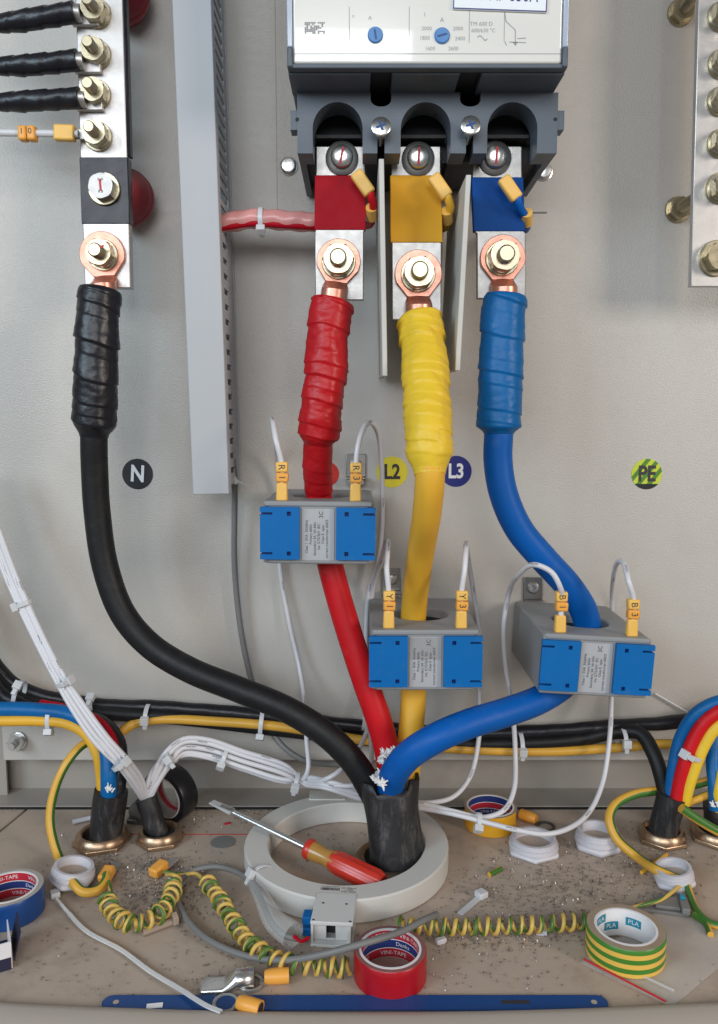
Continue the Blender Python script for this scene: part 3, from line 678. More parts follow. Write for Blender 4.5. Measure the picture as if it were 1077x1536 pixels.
# ------------------------------------------------------------------ current transformers
CTW, CTH, CTD = 85.0, 48.0, 116.0
def clipbox(x0, x1, y0, y1, z0_, z1_, holes, M):     # a plate with rectangular openings, cut column by column
    mb = MB(); xs = sorted({x0, x1} | {h[k] for h in holes for k in (0, 1)})
    for a, b in zip(xs[:-1], xs[1:]):
        m = (a + b) / 2; hs = sorted((h[2], h[3]) for h in holes if h[0] < m < h[1]); y = y0
        for lo, hi in hs + [(y1, y1)]:
            if lo > y: mb.box(a, b, y, lo, z0_, z1_, M)
            y = hi
    return mb
def holed_block(w, h, d, cz, r, M, n=48):
    v = []; f = []
    for y in (-h / 2, h / 2):
        for j in range(n):
            a = 2 * math.pi * j / n; cx, cy = math.cos(a), math.sin(a)
            k = min((w / 2) / max(1e-6, abs(cx)), ((-cz) if cy > 0 else (d + cz)) / max(1e-6, abs(cy)))
            v.append((cx * k, y, cz + cy * k))
        for j in range(n):
            a = 2 * math.pi * j / n; v.append((r * math.cos(a), y, cz + r * math.sin(a)))
    for j in range(n):
        k = (j + 1) % n; B, T = 0, 2 * n
        f += [(T + j, T + n + j, T + n + k, T + k), (B + k, B + n + k, B + n + j, B + j), (B + j, T + j, T + k, B + k), (B + n + k, T + n + k, T + n + j, B + n + j)]
    mb = MB(); mb.add(v, f, M); return mb
CTM = {}
def current_transformer(key, px, py, tf, roll, yaw, br, label, silver=False):
    M = wallM(P(px, py, tf), roll=roll, yaw=yaw); CTM[key] = M
    t = thing('current_transformer', label, 'current transformer', M @ Vector((0, -CTH / 2, 0)), 'current transformers around the phase cores')
    cz = -(tf - 76)
    # corner fix: rectangle sampled at its corners too
    obj('body', holed_block(CTW, CTH, CTD, cz, 23.5, M, 64), 'ct_grey', t, bevel=1.4, sharp=30)
    obj('insert_ring', MB().lathe([(23.4, -CTH / 2 + 4), (20.5, -CTH / 2 + 4), (20.5, CTH / 2 - 9), (23.4, CTH / 2 - 8)], 40, caps=False, M=M @ Matrix.Translation((0, 0, cz)) @ Matrix.Rotation(R(-90), 4, 'X')), 'breaker_inside', t)
    obj('rim', MB().box(-CTW / 2 + 1, CTW / 2 - 1, CTH / 2 - 3.5, CTH / 2 + .7, -6, .9, M), 'ct_grey', t, bevel=1.2)
    for s in (-1, 1):
        a, b = (-CTW / 2 - 1.5, -CTW / 2 + 28.5) if s < 0 else (CTW / 2 - 28.5, CTW / 2 + 1.5)
        lo = CTH / 2 - 3.6; hole = []
        for yy in (lo - 5.8, -lo + 3.4 + 1):
            hole.append((a - 1, a + 9.5, yy, yy + 1.7) if s < 0 else (b - 9.5, b + 1, yy, yy + 1.7))
            hole.append((a + 20.5, a + 23.6, yy - .8, yy + 2.4) if s < 0 else (b - 23.6, b - 20.5, yy - .8, yy + 2.4))
        hole = [(max(h[0], a), min(h[1], b), h[2], h[3]) for h in hole]
        c = obj('terminal_cover', clipbox(a, b, -lo + .5, lo, .6, 4.6, hole, M), 'ct_blue', t)
        obj('cover_back', MB().box(a + .6, b - .6, -lo + 1, lo - .5, .15, .58, M), 'sticker_blue', c)
    lb = obj('rating_label', MB().box(-12.4, 12.4, -CTH / 2 + 3, CTH / 2 - 5, .1, .5, M), 'ct_label', t, bevel=.1)
    if silver: obj('foil_patch', MB().box(-11.9, 11.9, 1, CTH / 2 - 5.4, .52, .62, M), 'ct_label_silver', lb)
    mb = MB(); MR = M @ Matrix.Translation((0, 0, .72)) @ Matrix.Rotation(R(90), 4, 'Z')
    for i, s_ in enumerate(('Class 1  5VA  50/60Hz', 'Primary 600A', 'Secondary 5A  Ith 60In', 'Ins. 0.72/3kV  IEC', 'Class E  type', 'current transformer 600/5')):
        text(mb, s_, 2.8, MR @ Matrix.Translation((-2.5 + 2 * math.sin(i * 2.1), 8.6 - i * 3.1, 0)))
    text(mb, '3C', 4.4, MR @ Matrix.Translation((14.5, -2.5, 0)))
    obj('label_print', mb, 'ink', lb, sharp=1)
    # bracket and its screw on the plate
    p = P(br[0], br[1], 0); Mb = wallM(p)
    bk = obj('mounting_bracket', MB().box(-9, 9, -11, 10, .3, 2, Mb).box(-9, 9, -13, -11.02, .3, 12, Mb).box(-7.5, 7.5, -18, -13.02, 8, 12, Mb), 'steel_mid', t, bevel=.5)
    obj('screw', MB().lathe([(5.5, 2), (5.5, 3), (4, 5), (1.5, 5.4)], 20, Mb), 'zinc', bk)
    return t
ct1 = current_transformer('r', 477, 800, 132, 0.6, 0, (534, 697), 'grey and blue current transformer around the red core, leftmost and highest')
ct2 = current_transformer('y', 638, 991, 132, 0.0, 0, (587, 868), 'grey and blue current transformer around the yellow core, with silver label', True)
ct3 = current_transformer('b', 893, 1000, 128, 3.2, 0, (799, 881), 'grey and blue current transformer around the blue core, tilted at right')

# ------------------------------------------------------------------ white control wires
cb = F(239, 1258)
t = thing('control_cable', 'black control cable whose white wires fan out to the transformers and upper left', 'control cable', cb); CC = t
st = P(219, 1196, P(239, 1258, 0).y * 0 + (-cb.y) - 4)
obj('sheath', MB().tube(spline([cb + Vector((1, 0, -5)), cb.lerp(st, .5), st], 3), lambda s, a: 9.6 + .3 * math.sin(s * .3 + a), 20), 'sheath_black', t)
gt = -st.y
def wire(pts, label=None, r=2.2, tail=None):
    sp = spline(pts, 3.2); o = obj('white_wire', MB().tube(sp, r, 10), 'white_wire', t, label)
    mb = MB(); L = 0; nxt = 55 + 30 * random.random()
    for i in range(1, len(sp) - 6):
        L += (sp[i] - sp[i - 1]).length
        if L > nxt:
            d = (sp[i + 3] - sp[i - 1]).normalized(); c = sp[i + 1]; toc = (CAM - c); n_ = (toc - d * toc.dot(d)).normalized()
            n_ = (n_ + Vector((0.25, 0, 0.2))); n_ = (n_ - d * n_.dot(d)).normalized(); s_ = n_.cross(d)
            M = Matrix(((d.x, s_.x, n_.x, 0), (d.y, s_.y, n_.y, 0), (d.z, s_.z, n_.z, 0), (0, 0, 0, 1))); M.translation = c + n_ * (r + .12)
            text(mb, '1x2.5mm', 2.4, M); nxt = L + 75 + 40 * random.random()
    if mb.v: tag(obj('wire_print', mb, 'ink', o, sharp=1), kind='stuff')
    return o
mouth = lambda dx, dz: P(219 + dx, 1196 + dz, gt)
def ferrule(w, pt, up, l1, l2, roll=0, gap=0.0):     # crimp sleeve and two lettered marker rings on a wire end
    M = wallM(pt, roll=roll)
    obj('crimp_sleeve', MB().hexa([(-4.6, -7, 3.2), (4.6, -7, 3.2), (4.6, -7, -3.2), (-4.6, -7, -3.2)], [(-3.9, 7.2, 3.0), (4.1, 7.2, 3.0), (4.1, 7.2, -3.0), (-3.9, 7.2, -3.0)], M), 'marker_yellow', w, bevel=1.3)
    obj('marker_ring', MB().box(-4.8, 4.7, 7.6 + gap, 14.8 + gap, -3.8, 3.8, M @ Matrix.Rotation(R(-3), 4, 'Z')), 'marker_orange', w, bevel=1.2)
    obj('marker_ring', MB().box(-4.3, 4.9, 15.3 + gap, 23.2 + gap, -3.8, 3.8, M), 'marker_yellow', w, bevel=1.2)
    mb = MB(); text(mb, l2, 7.2, M @ Matrix.Translation((.5, 11.3 + gap, 3.95)) @ Matrix.Rotation(R(-90), 4, 'Z')); text(mb, l1, 7.4, M @ Matrix.Translation((.2, 19.2 + gap, 3.95)) @ Matrix.Rotation(R(-90), 4, 'Z'))
    obj('marker_lettering', mb, 'ink', w, sharp=1)
def ctpt(key, s, dy=0): return CTM[key] @ Vector((s * (CTW / 2 - 14), CTH / 2 + 7 + dy, -8))
# bundle lane from the mouth of the control cable to the foot of the power cable
def lane(k):
    o = [(-3, 0), (2, -3), (4, 3), (-1, 4), (0, -5), (5, 0)][k]
    return [(228 + o[0] * 2, 1172 + o[1], gt + 4), (248 + o[0] * 2, 1140 + o[1] * 2.2, gt - 2), (275, 1122 + o[1] * 2.7, gt - 10), (310, 1124 + o[1] * 3, gt - 14), (365, 1142 + o[1] * 3, gt - 14 + o[0]), (430, 1162 + o[1] * 2.6, gt - 10 + o[0])]
def lanepts(k): return [mouth((k - 2.5) * 1.5, 8)] + PP(lane(k))
top = lambda key, s: [ctpt(key, s, -12), ctpt(key, s, 6), ctpt(key, s, 21)]
e = top('r', -1); w = wire(e + PP([(414, 660, 126), (410, 636, 114), (408, 630, 95), (410, 640, 60), (416, 680, 20), (420, 740, 7), (420, 850, 7), (433, 930, 10), (449, 1000, 14), (457, 1055, 34), (460, 1110, 46), (462, 1155, 60), (450, 1172, gt - 10)]) + lanepts(0)[::-1], 'white wire marked R1 from the left transformer'); ferrule(w, ctpt('r', -1), 1, 'R', '1')
e = top('r', 1); w = wire(e + PP([(538, 664, 122), (547, 640, 105), (558, 635, 75), (568, 655, 45), (573, 710, 28), (573, 790, 20), (566, 845, 14), (553, 890, 11), (549, 960, 11), (550, 1040, 12), (554, 1080, 25), (545, 1110, 45), (525, 1142, 70), (495, 1166, 85), (455, 1170, gt - 12)]) + lanepts(1)[::-1], 'white wire marked R3 looping behind the left transformer'); ferrule(w, ctpt('r', 1), 1, 'R', '3')
e = top('y', -1); w = wire(e + PP([(580, 850, 122), (582, 818, 112), (580, 812, 90), (572, 840, 45), (560, 880, 14), (556, 930, 9), (555, 1000, 9), (556, 1060, 14), (556, 1100, 40), (555, 1150, 75), (540, 1175, 82), (500, 1178, 84), (455, 1168, gt - 12)]) + lanepts(2)[::-1], 'white wire marked Y1 at the middle transformer'); ferrule(w, ctpt('y', -1), 1, 'Y', '1')
e = top('y', 1); w = wire(e + PP([(697, 855, 124), (699, 822, 114), (700, 815, 95), (702, 835, 60), (712, 900, 22), (720, 960, 10), (719, 1045, 30), (718, 1110, 42), (705, 1165, 55), (680, 1195, 68), (645, 1204, 74), (600, 1200, 74), (545, 1186, 78), (500, 1174, 84), (455, 1166, gt - 11)]) + lanepts(3)[::-1], 'white wire marked Y3 hanging right of the middle transformer'); ferrule(w, ctpt('y', 1), 1, 'Y', '3')
e = top('b', -1); w = wire(e + PP([(840, 880, 126), (827, 858, 126), (802, 847, 120), (778, 862, 96), (762, 895, 52), (755, 945, 45), (758, 1000, 44), (768, 1060, 52), (773, 1130, 60), (771, 1185, 78), (756, 1215, 92), (725, 1226, 98), (680, 1217, 96), (635, 1206, 84), (590, 1202, 78), (540, 1192, 80), (490, 1178, 84), (455, 1172, gt - 9)]) + lanepts(4)[::-1], 'white wire marked B1 looping left of the tilted transformer'); ferrule(w, ctpt('b', -1), 1, 'B', '1', 0, 3)
e = top('b', 1); w = wire(e + PP([(943, 872, 122), (937, 848, 108), (928, 842, 85), (921, 862, 52), (918, 900, 16), (918, 960, 6), (917, 1050, 30), (915, 1100, 44), (905, 1170, 62), (886, 1215, 84), (858, 1240, 104), (820, 1251, 116), (780, 1246, 116), (735, 1235, 108), (680, 1221, 99), (635, 1213, 86), (590, 1208, 78), (540, 1198, 80), (490, 1182, 84), (455, 1176, gt - 8)]) + lanepts(5)[::-1], 'white wire marked B3 sweeping low over the white lock nuts'); ferrule(w, ctpt('b', 1), 1, 'B', '3')
for k, (ox, oy) in enumerate(((-8, 5), (-2, 6), (3, 1), (-5, -4), (6, -6))):
    wire([mouth((k - 2) * 1.6, 8)] + PP([(206 + ox * .9, 1172 + oy * .9, gt + 14 + oy * .3), (184 + ox * .9, 1143 + oy * 1.0, gt + 30), (155 + ox * 1.4, 1112 + oy * .6, gt + 34), (121 + ox * 1.3, 1065 + oy * .5, gt + 28), (87 + ox, 1010 + oy * .3, gt + 18), (54 + ox * 1.1, 945, gt + 6), (20 + ox * 1.2, 870, gt - 8), (-8 + ox * 1.2, 795, gt - 14), (-40 + ox * 1.2, 700, gt - 18)]), r=2.05)
def tie(parent, c, axis, r, head, squash=1.0, tailv=None, name='cable_tie', w=4.0, m='nylon', rz=None):
    """A nylon strap round a bundle: ring across the axis, a square head and a cut tail."""
    ax = axis.normalized(); u = (head - ax * head.dot(ax)).normalized(); vv = ax.cross(u)
    M = Matrix(((u.x, vv.x, ax.x, c.x), (u.y, vv.y, ax.y, c.y), (u.z, vv.z, ax.z, c.z), (0, 0, 0, 1)))
    mb = MB(); n = 28; v = []; f = []; sq = squash
    for j in range(n):
        a = 2 * math.pi * j / n
        for rr, z in ((r, -w / 2), (r + 1.1, -w / 2), (r + 1.1, w / 2), (r, w / 2)): v.append((rr * math.cos(a), rr * sq * math.sin(a), z))
    for j in range(n):
        k = (j + 1) % n
        for q in range(4): q2 = (q + 1) % 4; f.append((j * 4 + q, k * 4 + q, k * 4 + q2, j * 4 + q2))
    mb.add(v, f, M); mb.box(r - .2, r + 5, -3.6, 3.6, -3.6, 3.6, M); mb.box(r + 1, r + 3, 3.6, 9, -w / 2, w / 2, M)
    return obj(name, mb, m, parent, bevel=.4)
OUT = Vector((0, -1, 0))
for (px, py, tt, q, r, hd) in ((36, 905, gt - 2, (24, 60), 6, (-.9, -.4, -.2)), (96, 1024, gt + 20, (26, 45), 6.2, (.9, -.5, .4)), (180, 1147, gt + 30, (28, 34), 7.5, (.8, -.6, .4)), (257, 1134, gt - 5, (24, -18), 8, (.5, -.8, .5)), (337, 1134, gt - 14, (50, 18), 8, (-.3, -.8, -.6)), (445, 1170, gt - 10, (40, 9), 7.5, (-.2, -.9, -.3)), (718, 1230, 103, (40, 8), 5.2, (0, -.8, -.7))):
    a, b = P(px, py, tt), P(px + q[0], py + q[1], tt); tie(t, a, b - a, r, Vector(hd), .8)
# small print ticks along the white wires
# ------------------------------------------------------------------ control wire "10" and black tails at the neutral busbar
def tail_cable(pts, label, tw0):
    cp = PP(pts); t = thing('branch_cable', label, 'cable', cp[0], 'black cables bolted to the neutral busbar')
    obj('insulation', MB().tube(spline(cp, 4), 6.2, 18), 'black_pvc', t)
    tp = spline(cp[tw0:], 1.6); L = sum((b - a).length for a, b in zip(tp[:-1], tp[1:]))
    obj('tape_wrap', MB().tube(tp, lambda s, a: 6.4 + 1.1 * min(1, s / 18) + 1.0 * ((s / 14 + a / 6.283) % 1.0) * .8 + .2 * math.sin(3 * a + s * .2), 26), 'black_tape', t, sharp=60)
    e = cp[-1]; d = (cp[-1] - cp[-2]).normalized(); c = e + d * 9 
    M = Matrix.Translation(Vector((e.x, -tn - 4, e.z)))
    obj('cable_lug', MB().box(-5, 16, -1.5, 3.4, -7.5, 7.5, M).tube([e + Vector((-6, 1, 0)), e + Vector((4, 2, 0))], 6.6, 16), 'tin', t, bevel=.8)
tail_cable([(-60, 44, 60), (0, 36, 66), (55, 28, 70), (113, 18, 72)], 'topmost of three black taped cables at top left', 1)
tail_cable([(-60, 106, 60), (0, 100, 66), (55, 97, 70), (117, 90, 72)], 'middle of three black taped cables at top left', 1)
tail_cable([(-60, 158, 60), (0, 154, 66), (55, 151, 70), (120, 147, 72)], 'lowest of three black taped cables at top left', 1)
cp = PP([(-50, 198, 66), (0, 199, 68), (60, 200, 70), (118, 201, 71)])
t = thing('sensing_wire', 'white wire with orange marker reading 10 at top left', 'wire', cp[0])
obj('insulation', MB().tube(spline(cp, 4), 2.8, 12), 'white_wire', t)
M = wallM(P(42, 201, 70)); mk = obj('marker_ring', MB().box(-7, -.2, -5.6, 5.6, -4.5, 4.5, M).box(.2, 7, -5.6, 5.6, -4.5, 4.5, M), 'marker_orange', t, bevel=1.5)
mb = MB(); text(mb, '1', 6.5, M @ Matrix.Translation((-3.4, .8, 4.7))); text(mb, '0', 6.5, M @ Matrix.Translation((3.2, .8, 4.7))); obj('marker_lettering', mb, 'ink', mk, sharp=1)
obj('crimp_sleeve', MB().box(-8.5, 8, -6, 6, -4, 4, wallM(P(98, 200, 71), roll=2)), 'marker_yellow', t, bevel=1.4)
obj('ring_lug', MB().box(-8, 18, -4, 4, 0, 1.6, wallM(P(120, 202, tn + 5))), 'tin', t, bevel=.4)

# ------------------------------------------------------------------ sensing wires at the breaker terminals
def sense(px, py, cs, label, x2):
    a = P(px, py, 92); t = thing('sensing_wire', label, 'wire', a, 'sensing wires under the breaker terminal screws')
    M = wallM(a, roll=40)
    obj('crimp_sleeve', MB().box(-5, 5, -11, 9, -3.5, 3.5, M @ Matrix.Rotation(R(80), 4, 'Z') if 0 else M @ Matrix.Rotation(R(76), 4, 'Z')), 'marker_yellow', t, bevel=1.5)
    p = [a + Vector((7, 0, -8)), P(px + 13, py + 20, 92), P(px + 17, py + 32, 88), P(px + x2, py + 48, 78), P(px + x2 - 2, py + 62, 55), P(px + x2 - 14, py + 66, 20)]
    obj('insulation', MB().tube(spline(p, 3), 3.2, 12), cs, t)
    obj('marker_ring', MB().tube([P(px + x2 - 1, py + 38, 85), P(px + x2, py + 54, 74)], 4.6, 14), 'marker_yellow', t)
sense(543, 273, 'red_pvc', 'red wire with yellow crimp under the left terminal screw', 15)
sense(659, 278, 'yellow_pvc', 'yellow wire with yellow crimp under the middle terminal screw', 12)
sense(764, 281, 'blue_pvc', 'blue wire with yellow crimp under the right terminal screw', 27)
mb = MB().tube([P(790, 319, 40), P(820, 319, 40)], .8, 8); tag(obj('wire_end', mb, 'grey_wire'), 'short thin grey wire end sticking out right of the blue busbar', 'wire')
# pink sleeved wires from the duct
cp = PP([(318, 336, 48), (340, 334, 50), (380, 328, 52), (430, 331, 54), (480, 334, 50), (530, 336, 40)])
t = thing('sleeved_wires', 'red wires in pink clear sleeving from duct to breaker', 'wire', cp[0])
obj('sleeving', MB().tube(spline(cp, 3), lambda s, a: 8.0 + .5 * math.sin(s * .35 + 2 * a), 20), 'pink_sleeving', t, sharp=60)
for dy_ in (-4.5, ): obj('inner_wire', MB().tube(spline([p + Vector((0, -4.2, dy_)) for p in cp], 4), 2.8, 10), 'red_sleeve', t)
tie(t, P(392, 329, 52), Vector((1, 0, 0)), 8.6, Vector((0, -.5, -.9)))
# panel screws
for px, py, lab in ((433, 250, 'round headed panel screw on the plate left of the breaker'), (815, 258, 'round headed panel screw half hidden right of the breaker'), ):
    M = wallM(P(px, py, 0)); mb = MB().lathe([(8, .05), (8, 1), (7, 1.3), (6.9, 3.4), (5.5, 5), (2, 5.6)], 28, M)
    for a in (.5, .5 + math.pi / 2): pass
    sc = tag(obj('panel_screw', mb, 'zinc'), lab, 'screw')
# stickers
def sticker(px, py, r, m, letters, ml, label, sz, roll=0, extra=None):
    M = wallM(P(px, py, 0), roll=roll); t = thing('phase_sticker', label, 'sticker', M.translation, 'round phase stickers on the plate')
    mb = MB(); disc(mb, r, M, .1, .3, 40); obj('disc', mb, m, t)
    if extra: extra(t, M, r)
    mb = MB(); text(mb, letters, sz, M @ Matrix.Translation((0, -.3, .72)), sx=.82, bold=.03)
    obj('lettering', mb, ml, t, sharp=1)
sticker(206.5, 711, 14.2, 'sticker_black', 'N', 'sticker_white', 'round black sticker with white letter N left of the duct', 21, 4)
sticker(490, 711, 11.5, 'sticker_red', 'L1', 'sticker_white', 'round red sticker mostly hidden behind the red core', 15)
sticker(588, 708, 14.4, 'sticker_yellow', 'L2', 'ink', 'round yellow sticker reading L2', 19)
sticker(684, 707, 14.4, 'sticker_blue', 'L3', 'sticker_white', 'round dark blue sticker reading L3', 18.5)
def stripes(t, M, r):
    mb = MB()
    for k in range(-3, 4):
        c = k * 7.6; h = 1.9; pts = []
        for o in (c - h, c + h):
            q = math.sqrt(max(0, r * r - o * o)) if abs(o) < r else 0; pts.append((o, q))
        (o0, q0), (o1, q1) = pts; MR = M @ Matrix.Rotation(R(-38), 4, 'Z')
        if abs(c) < r: mb.add([(o0, -q0, .48), (o1, -q1, .48), (o1, q1, .48), (o0, q0, .48)], [(0, 1, 2, 3)], MR)
    obj('green_stripes', mb, 'sticker_green', t, sharp=1)
    poly = [(r * math.cos(a), r * math.sin(a)) for a in [R(-140) + R(100) * k / 16 for k in range(17)]]
    mb = MB(); mb.prism(poly, .5, .56, M); obj('dark_base', mb, 'sticker_black', t)
sticker(970, 711, 14.2, 'sticker_lime', 'PE', 'ink', 'round green and yellow striped sticker reading PE', 20, 0, stripes)
# ------------------------------------------------------------------ cables tied along the bottom of the plate
def run(pts, r, m, name, label, cat='cable', group=None, n=16, step=5, wob=0.0, u0=0.0):
    sp = spline(PP(pts), step)
    rr = (lambda s, a: r * (1 + wob * math.sin(s * .09) + wob * .6 * math.sin(s * .23 + a))) if wob else r
    return tag(obj(name, MB().tube(sp, rr, n, u0=u0), m), label, cat, group)
G = 'black cables along the foot of the plate'
run([(-60, 890, 26), (-20, 975, 26), (15, 1022, 26), (70, 1045, 24), (150, 1057, 22), (260, 1062, 22), (400, 1074, 22), (560, 1091, 22), (700, 1100, 22), (830, 1096, 22), (940, 1088, 22), (1020, 1082, 22), (1110, 1060, 22)], 6.3, 'black_tape', 'black_cable', 'upper black cable along the foot of the plate', group=G, wob=.05)
run([(-60, 940, 34), (-10, 1015, 34), (30, 1048, 32), (120, 1066, 30), (260, 1076, 26), (400, 1092, 26), (560, 1109, 24), (720, 1116, 24), (860, 1110, 24), (925, 1098, 26), (960, 1100, 34), (980, 1130, 48), (992, 1165, 60), (998, 1196, 72), (1000, 1230, 80)], 6.6, 'black_pvc', 'black_cable', 'lower black cable that turns down into the right gland cable', group=G)
run([(-70, 850, 40), (-35, 960, 42), (-5, 1035, 42), (40, 1062, 40), (90, 1075, 42), (150, 1085, 48), (176, 1115, 60), (178, 1160, 72), (172, 1200, 78)], 7.4, 'black_tape', 'black_cable', 'thick black cable bending down beside the blue one at left', group=G, wob=.04)
run([(182, 1098, 36), (200, 1086, 32), (240, 1079, 30), (320, 1082, 30), (420, 1090, 30), (560, 1112, 28), (700, 1124, 28), (830, 1127, 28), (920, 1122, 30), (1000, 1116, 30), (1040, 1120, 30), (1110, 1140, 30)], 4.4, 'earth_stripe', 'earth_cable', 'yellow earth cable under the black cables', 'earth wire', u0=.52)
# incoming cable through the left gland
def sheathed(foot, top, r, name, label):
    t = thing(name, label, 'power cable', foot)
    v = [foot + Vector((0, 0, -5)), foot.lerp(top, .5), top]
    sp = spline(v, 3); obj('sheath', MB().tube(sp, lambda s, a: r + .35 * math.sin(2 * a + s * .1), 24), 'sheath_black', t, sharp=60); return t
f1 = F(156, 1266); g1 = -f1.y
t = sheathed(f1, P(167, 1186, g1 + 2), 14.2, 'incoming_cable', 'black sheathed cable with blue and red cores in the left brass gland')
def cw(pts, r, m, parent, label=None, name='core', tw=0.0): return obj(name, MB().tube(spline(PP(pts), 4), r, 16, True, tw), m, parent, label)
cw([(163, 1200, g1 + 8), (163, 1165, g1 + 8), (160, 1125, g1), (140, 1092, 70), (105, 1072, 64), (60, 1066, 62), (0, 1064, 62), (-60, 1066, 62)], 6.8, 'blue_tape', t, 'blue core with its bright tape going off to the left')
cw([(175, 1200, g1 - 2), (174, 1150, g1 - 6), (165, 1108, 68), (145, 1083, 56), (110, 1068, 52), (60, 1058, 50)], 5.4, 'red_sleeve', t, 'dark red core beside the blue one')
cw([(154, 1200, g1 + 2), (152, 1165, g1), (146, 1130, 78), (128, 1100, 72), (100, 1085, 68), (60, 1081, 66), (0, 1081, 66), (-60, 1081, 66)], 4.8, 'yellow_pvc', t, 'yellow core running off to the left')
mb = MB()
for q in range(10):
    c = P(163 + rnd.uniform(-6, 8), 1186 + rnd.uniform(-3, 4), g1 + 15); mb.tube([c, c + Vector((rnd.uniform(-3, 3), 0, rnd.uniform(1, 6)))], [.8, .4], 5)
obj('filler', mb, 'filler_white', t)
for (px, py, tt, r, ax, hd) in ((29, 1040, 44, 14, (1, 0, -.35), (.2, -.7, .7)), (76, 1076, 62, 10.5, (1, 0, 0), (0, -.5, -.9)), (139, 1058, 28, 8.5, (1, 0, 0), (0, -.5, .9)), (222, 1070, 27, 10.5, (1, 0, -.05), (.1, -.95, -.2)), (547, 1077, 23, 13, (1, 0, -.1), (0, -.5, .9)), (932, 1107, 27, 14, (1, 0, 0), (0, -1, .05)), (393, 1082, 28, 12, (1, 0, -.1), (0, -.5, -.9)), (780, 1114, 26, 13, (1, 0, 0), (.2, -.95, -.2))):
    o = tie(None, P(px, py, tt), Vector(ax), r, Vector(hd), .75)
    tag(o, {29: 'white cable tie on the black cables at the far left', 76: 'white cable tie around the blue and yellow cores at left', 139: 'white cable tie head above the black cables near the white wires', 222: 'white cable tie joining black and yellow cables left of the neutral core', 547: 'white cable tie head just left of the red core', 932: 'white cable tie below the tilted transformer at right', 393: 'pale cable tie under the black neutral core', 780: 'white cable tie on black cables by the right wire loop'}[px], 'cable tie', 'cable ties along the foot of the plate')
# bolt of the plate
p = P(28, 1110, 0); t = thing('plate_bolt', 'steel bolt with washer fixing the lower left plate corner', 'bolt', p); fastener('m8', t, wallM(p), name='stud', m='zinc')
# grey cable hanging from the duct
run([(349, 690, 30), (352, 720, 24), (352, 760, 18), (352, 850, 12), (362, 950, 10), (380, 1030, 12), (400, 1085, 20), (425, 1120, 28), (455, 1140, 30), (490, 1146, 20), (530, 1147, 5)], 2.7, 'grey_wire', 'grey_cable', 'thin grey cable hanging from the duct down behind the black core')
mb = MB().box(-5, 5, -2, 2, 0, 5, wallM(P(352, 718, 30), roll=60)).box(3, 10, -1, 1, 1, 3, wallM(P(352, 718, 30), roll=30)); tag(obj('cable_tie', mb, 'nylon', bevel=.5), 'small white cable tie knot at the lower end of the duct', 'cable tie')
run([(982, 1040, 4), (1010, 1056, 4), (1060, 1085, 4)], 1.0, 'white_wire', 'thin_cord', 'thin white cord across the plate right of the tilted transformer', 'cord')

# ------------------------------------------------------------------ brass glands and cable feet
def gland(px, py, R0, label, hole=None):
    c = F(px, py); t = thing('brass_gland', label, 'cable gland', c, 'brass cable glands in the floor')
    n = 6; v = []; prof = [(R0, 0.1), (R0, 5), (R0 * .95, 6.5)]
    mb = MB().prism(hexpoly(R0 * 1.1, .3), .1, 4.5, floorM(c))
    obj('lock_nut', mb, 'brass', t, bevel=1.2)
    obj('collar', MB().lathe([(R0 * .98, 4.6), (R0 * .96, 8), (R0 * .86, 10.5), (R0 * .76, 10.8), (R0 * .70, 9.5), (R0 * .68, 4.7)], 40, floorM(c), ), 'brass', t)
    obj('throat', MB().cyl(R0 * .685, 4.65, 5.2, 36, floorM(c)), 'dark_gap', t)
    return t
gland(153, 1264, 23, 'large brass gland around the incoming cable at far left')
gland(240, 1261, 19.5, 'smaller brass gland around the control cable')
gland(993, 1260, 20, 'brass gland around the taped cable at right')
gland(1074, 1258, 21.5, 'brass gland cut by the right picture edge')
gland(590, 1300, 35, 'dark brass gland around the power cable inside the ring')
# right cables
fr = F(989, 1262); gr = -fr.y
t = sheathed(fr, P(1009, 1192, gr + 2), 12.6, 'taped_cable', 'black taped cable with blue, red and yellow cores in the right gland')
cw([(1004, 1205, gr + 2), (1007, 1180, gr), (1012, 1145, gr - 2), (1022, 1105, gr - 4), (1045, 1070, gr), (1080, 1052, gr + 2), (1130, 1050, gr + 6)], 5.6, 'blue_tape', t, 'blue core arching at the right edge')
cw([(1014, 1205, gr + 7), (1018, 1180, gr + 6), (1027, 1145, gr + 6), (1040, 1110, gr + 5), (1060, 1080, gr + 6), (1090, 1062, gr + 8), (1130, 1058, gr + 10)], 5.8, 'red_pvc', t, 'red core between the blue and yellow ones')
cw([(1026, 1205, gr + 7), (1032, 1180, gr + 8), (1043, 1148, gr + 8), (1057, 1115, gr + 7), (1075, 1090, gr + 8), (1110, 1072, gr + 10)], 5.4, 'yellow_tape', t, 'yellow core nearest the picture edge')
a, b = P(1014, 1125, gr), P(1048, 1138, gr + 6); mid = (a + b) / 2 + Vector((4, -2, 0)); tie(t, mid, Vector((.45, 0, 1)), 13.5, Vector((-.75, -.6, .2)), .62)
fr2 = F(1078, 1258); t = sheathed(fr2, P(1076, 1205, -fr2.y), 12, 'edge_cable', 'black cable with blue core cut by the right picture edge')
cw([(1074, 1215, 84), (1072, 1180, 80), (1069, 1140, 70), (1074, 1100, 60), (1100, 1070, 60)], 5.6, 'blue_tape', t, 'blue core at the right edge')
cw([(1080, 1215, 84), (1078, 1190, 84), (1085, 1160, 80)], 5.6, 'yellow_tape', t)
mb = MB()
for q in range(12): c = P(1074 + rnd.uniform(-6, 4), 1207 + rnd.uniform(-3, 3), 92); mb.tube([c, c + Vector((rnd.uniform(-4, 4), -1, rnd.uniform(-1, 4)))], [1.0, .4], 5)
obj('filler', mb, 'filler_white', t)

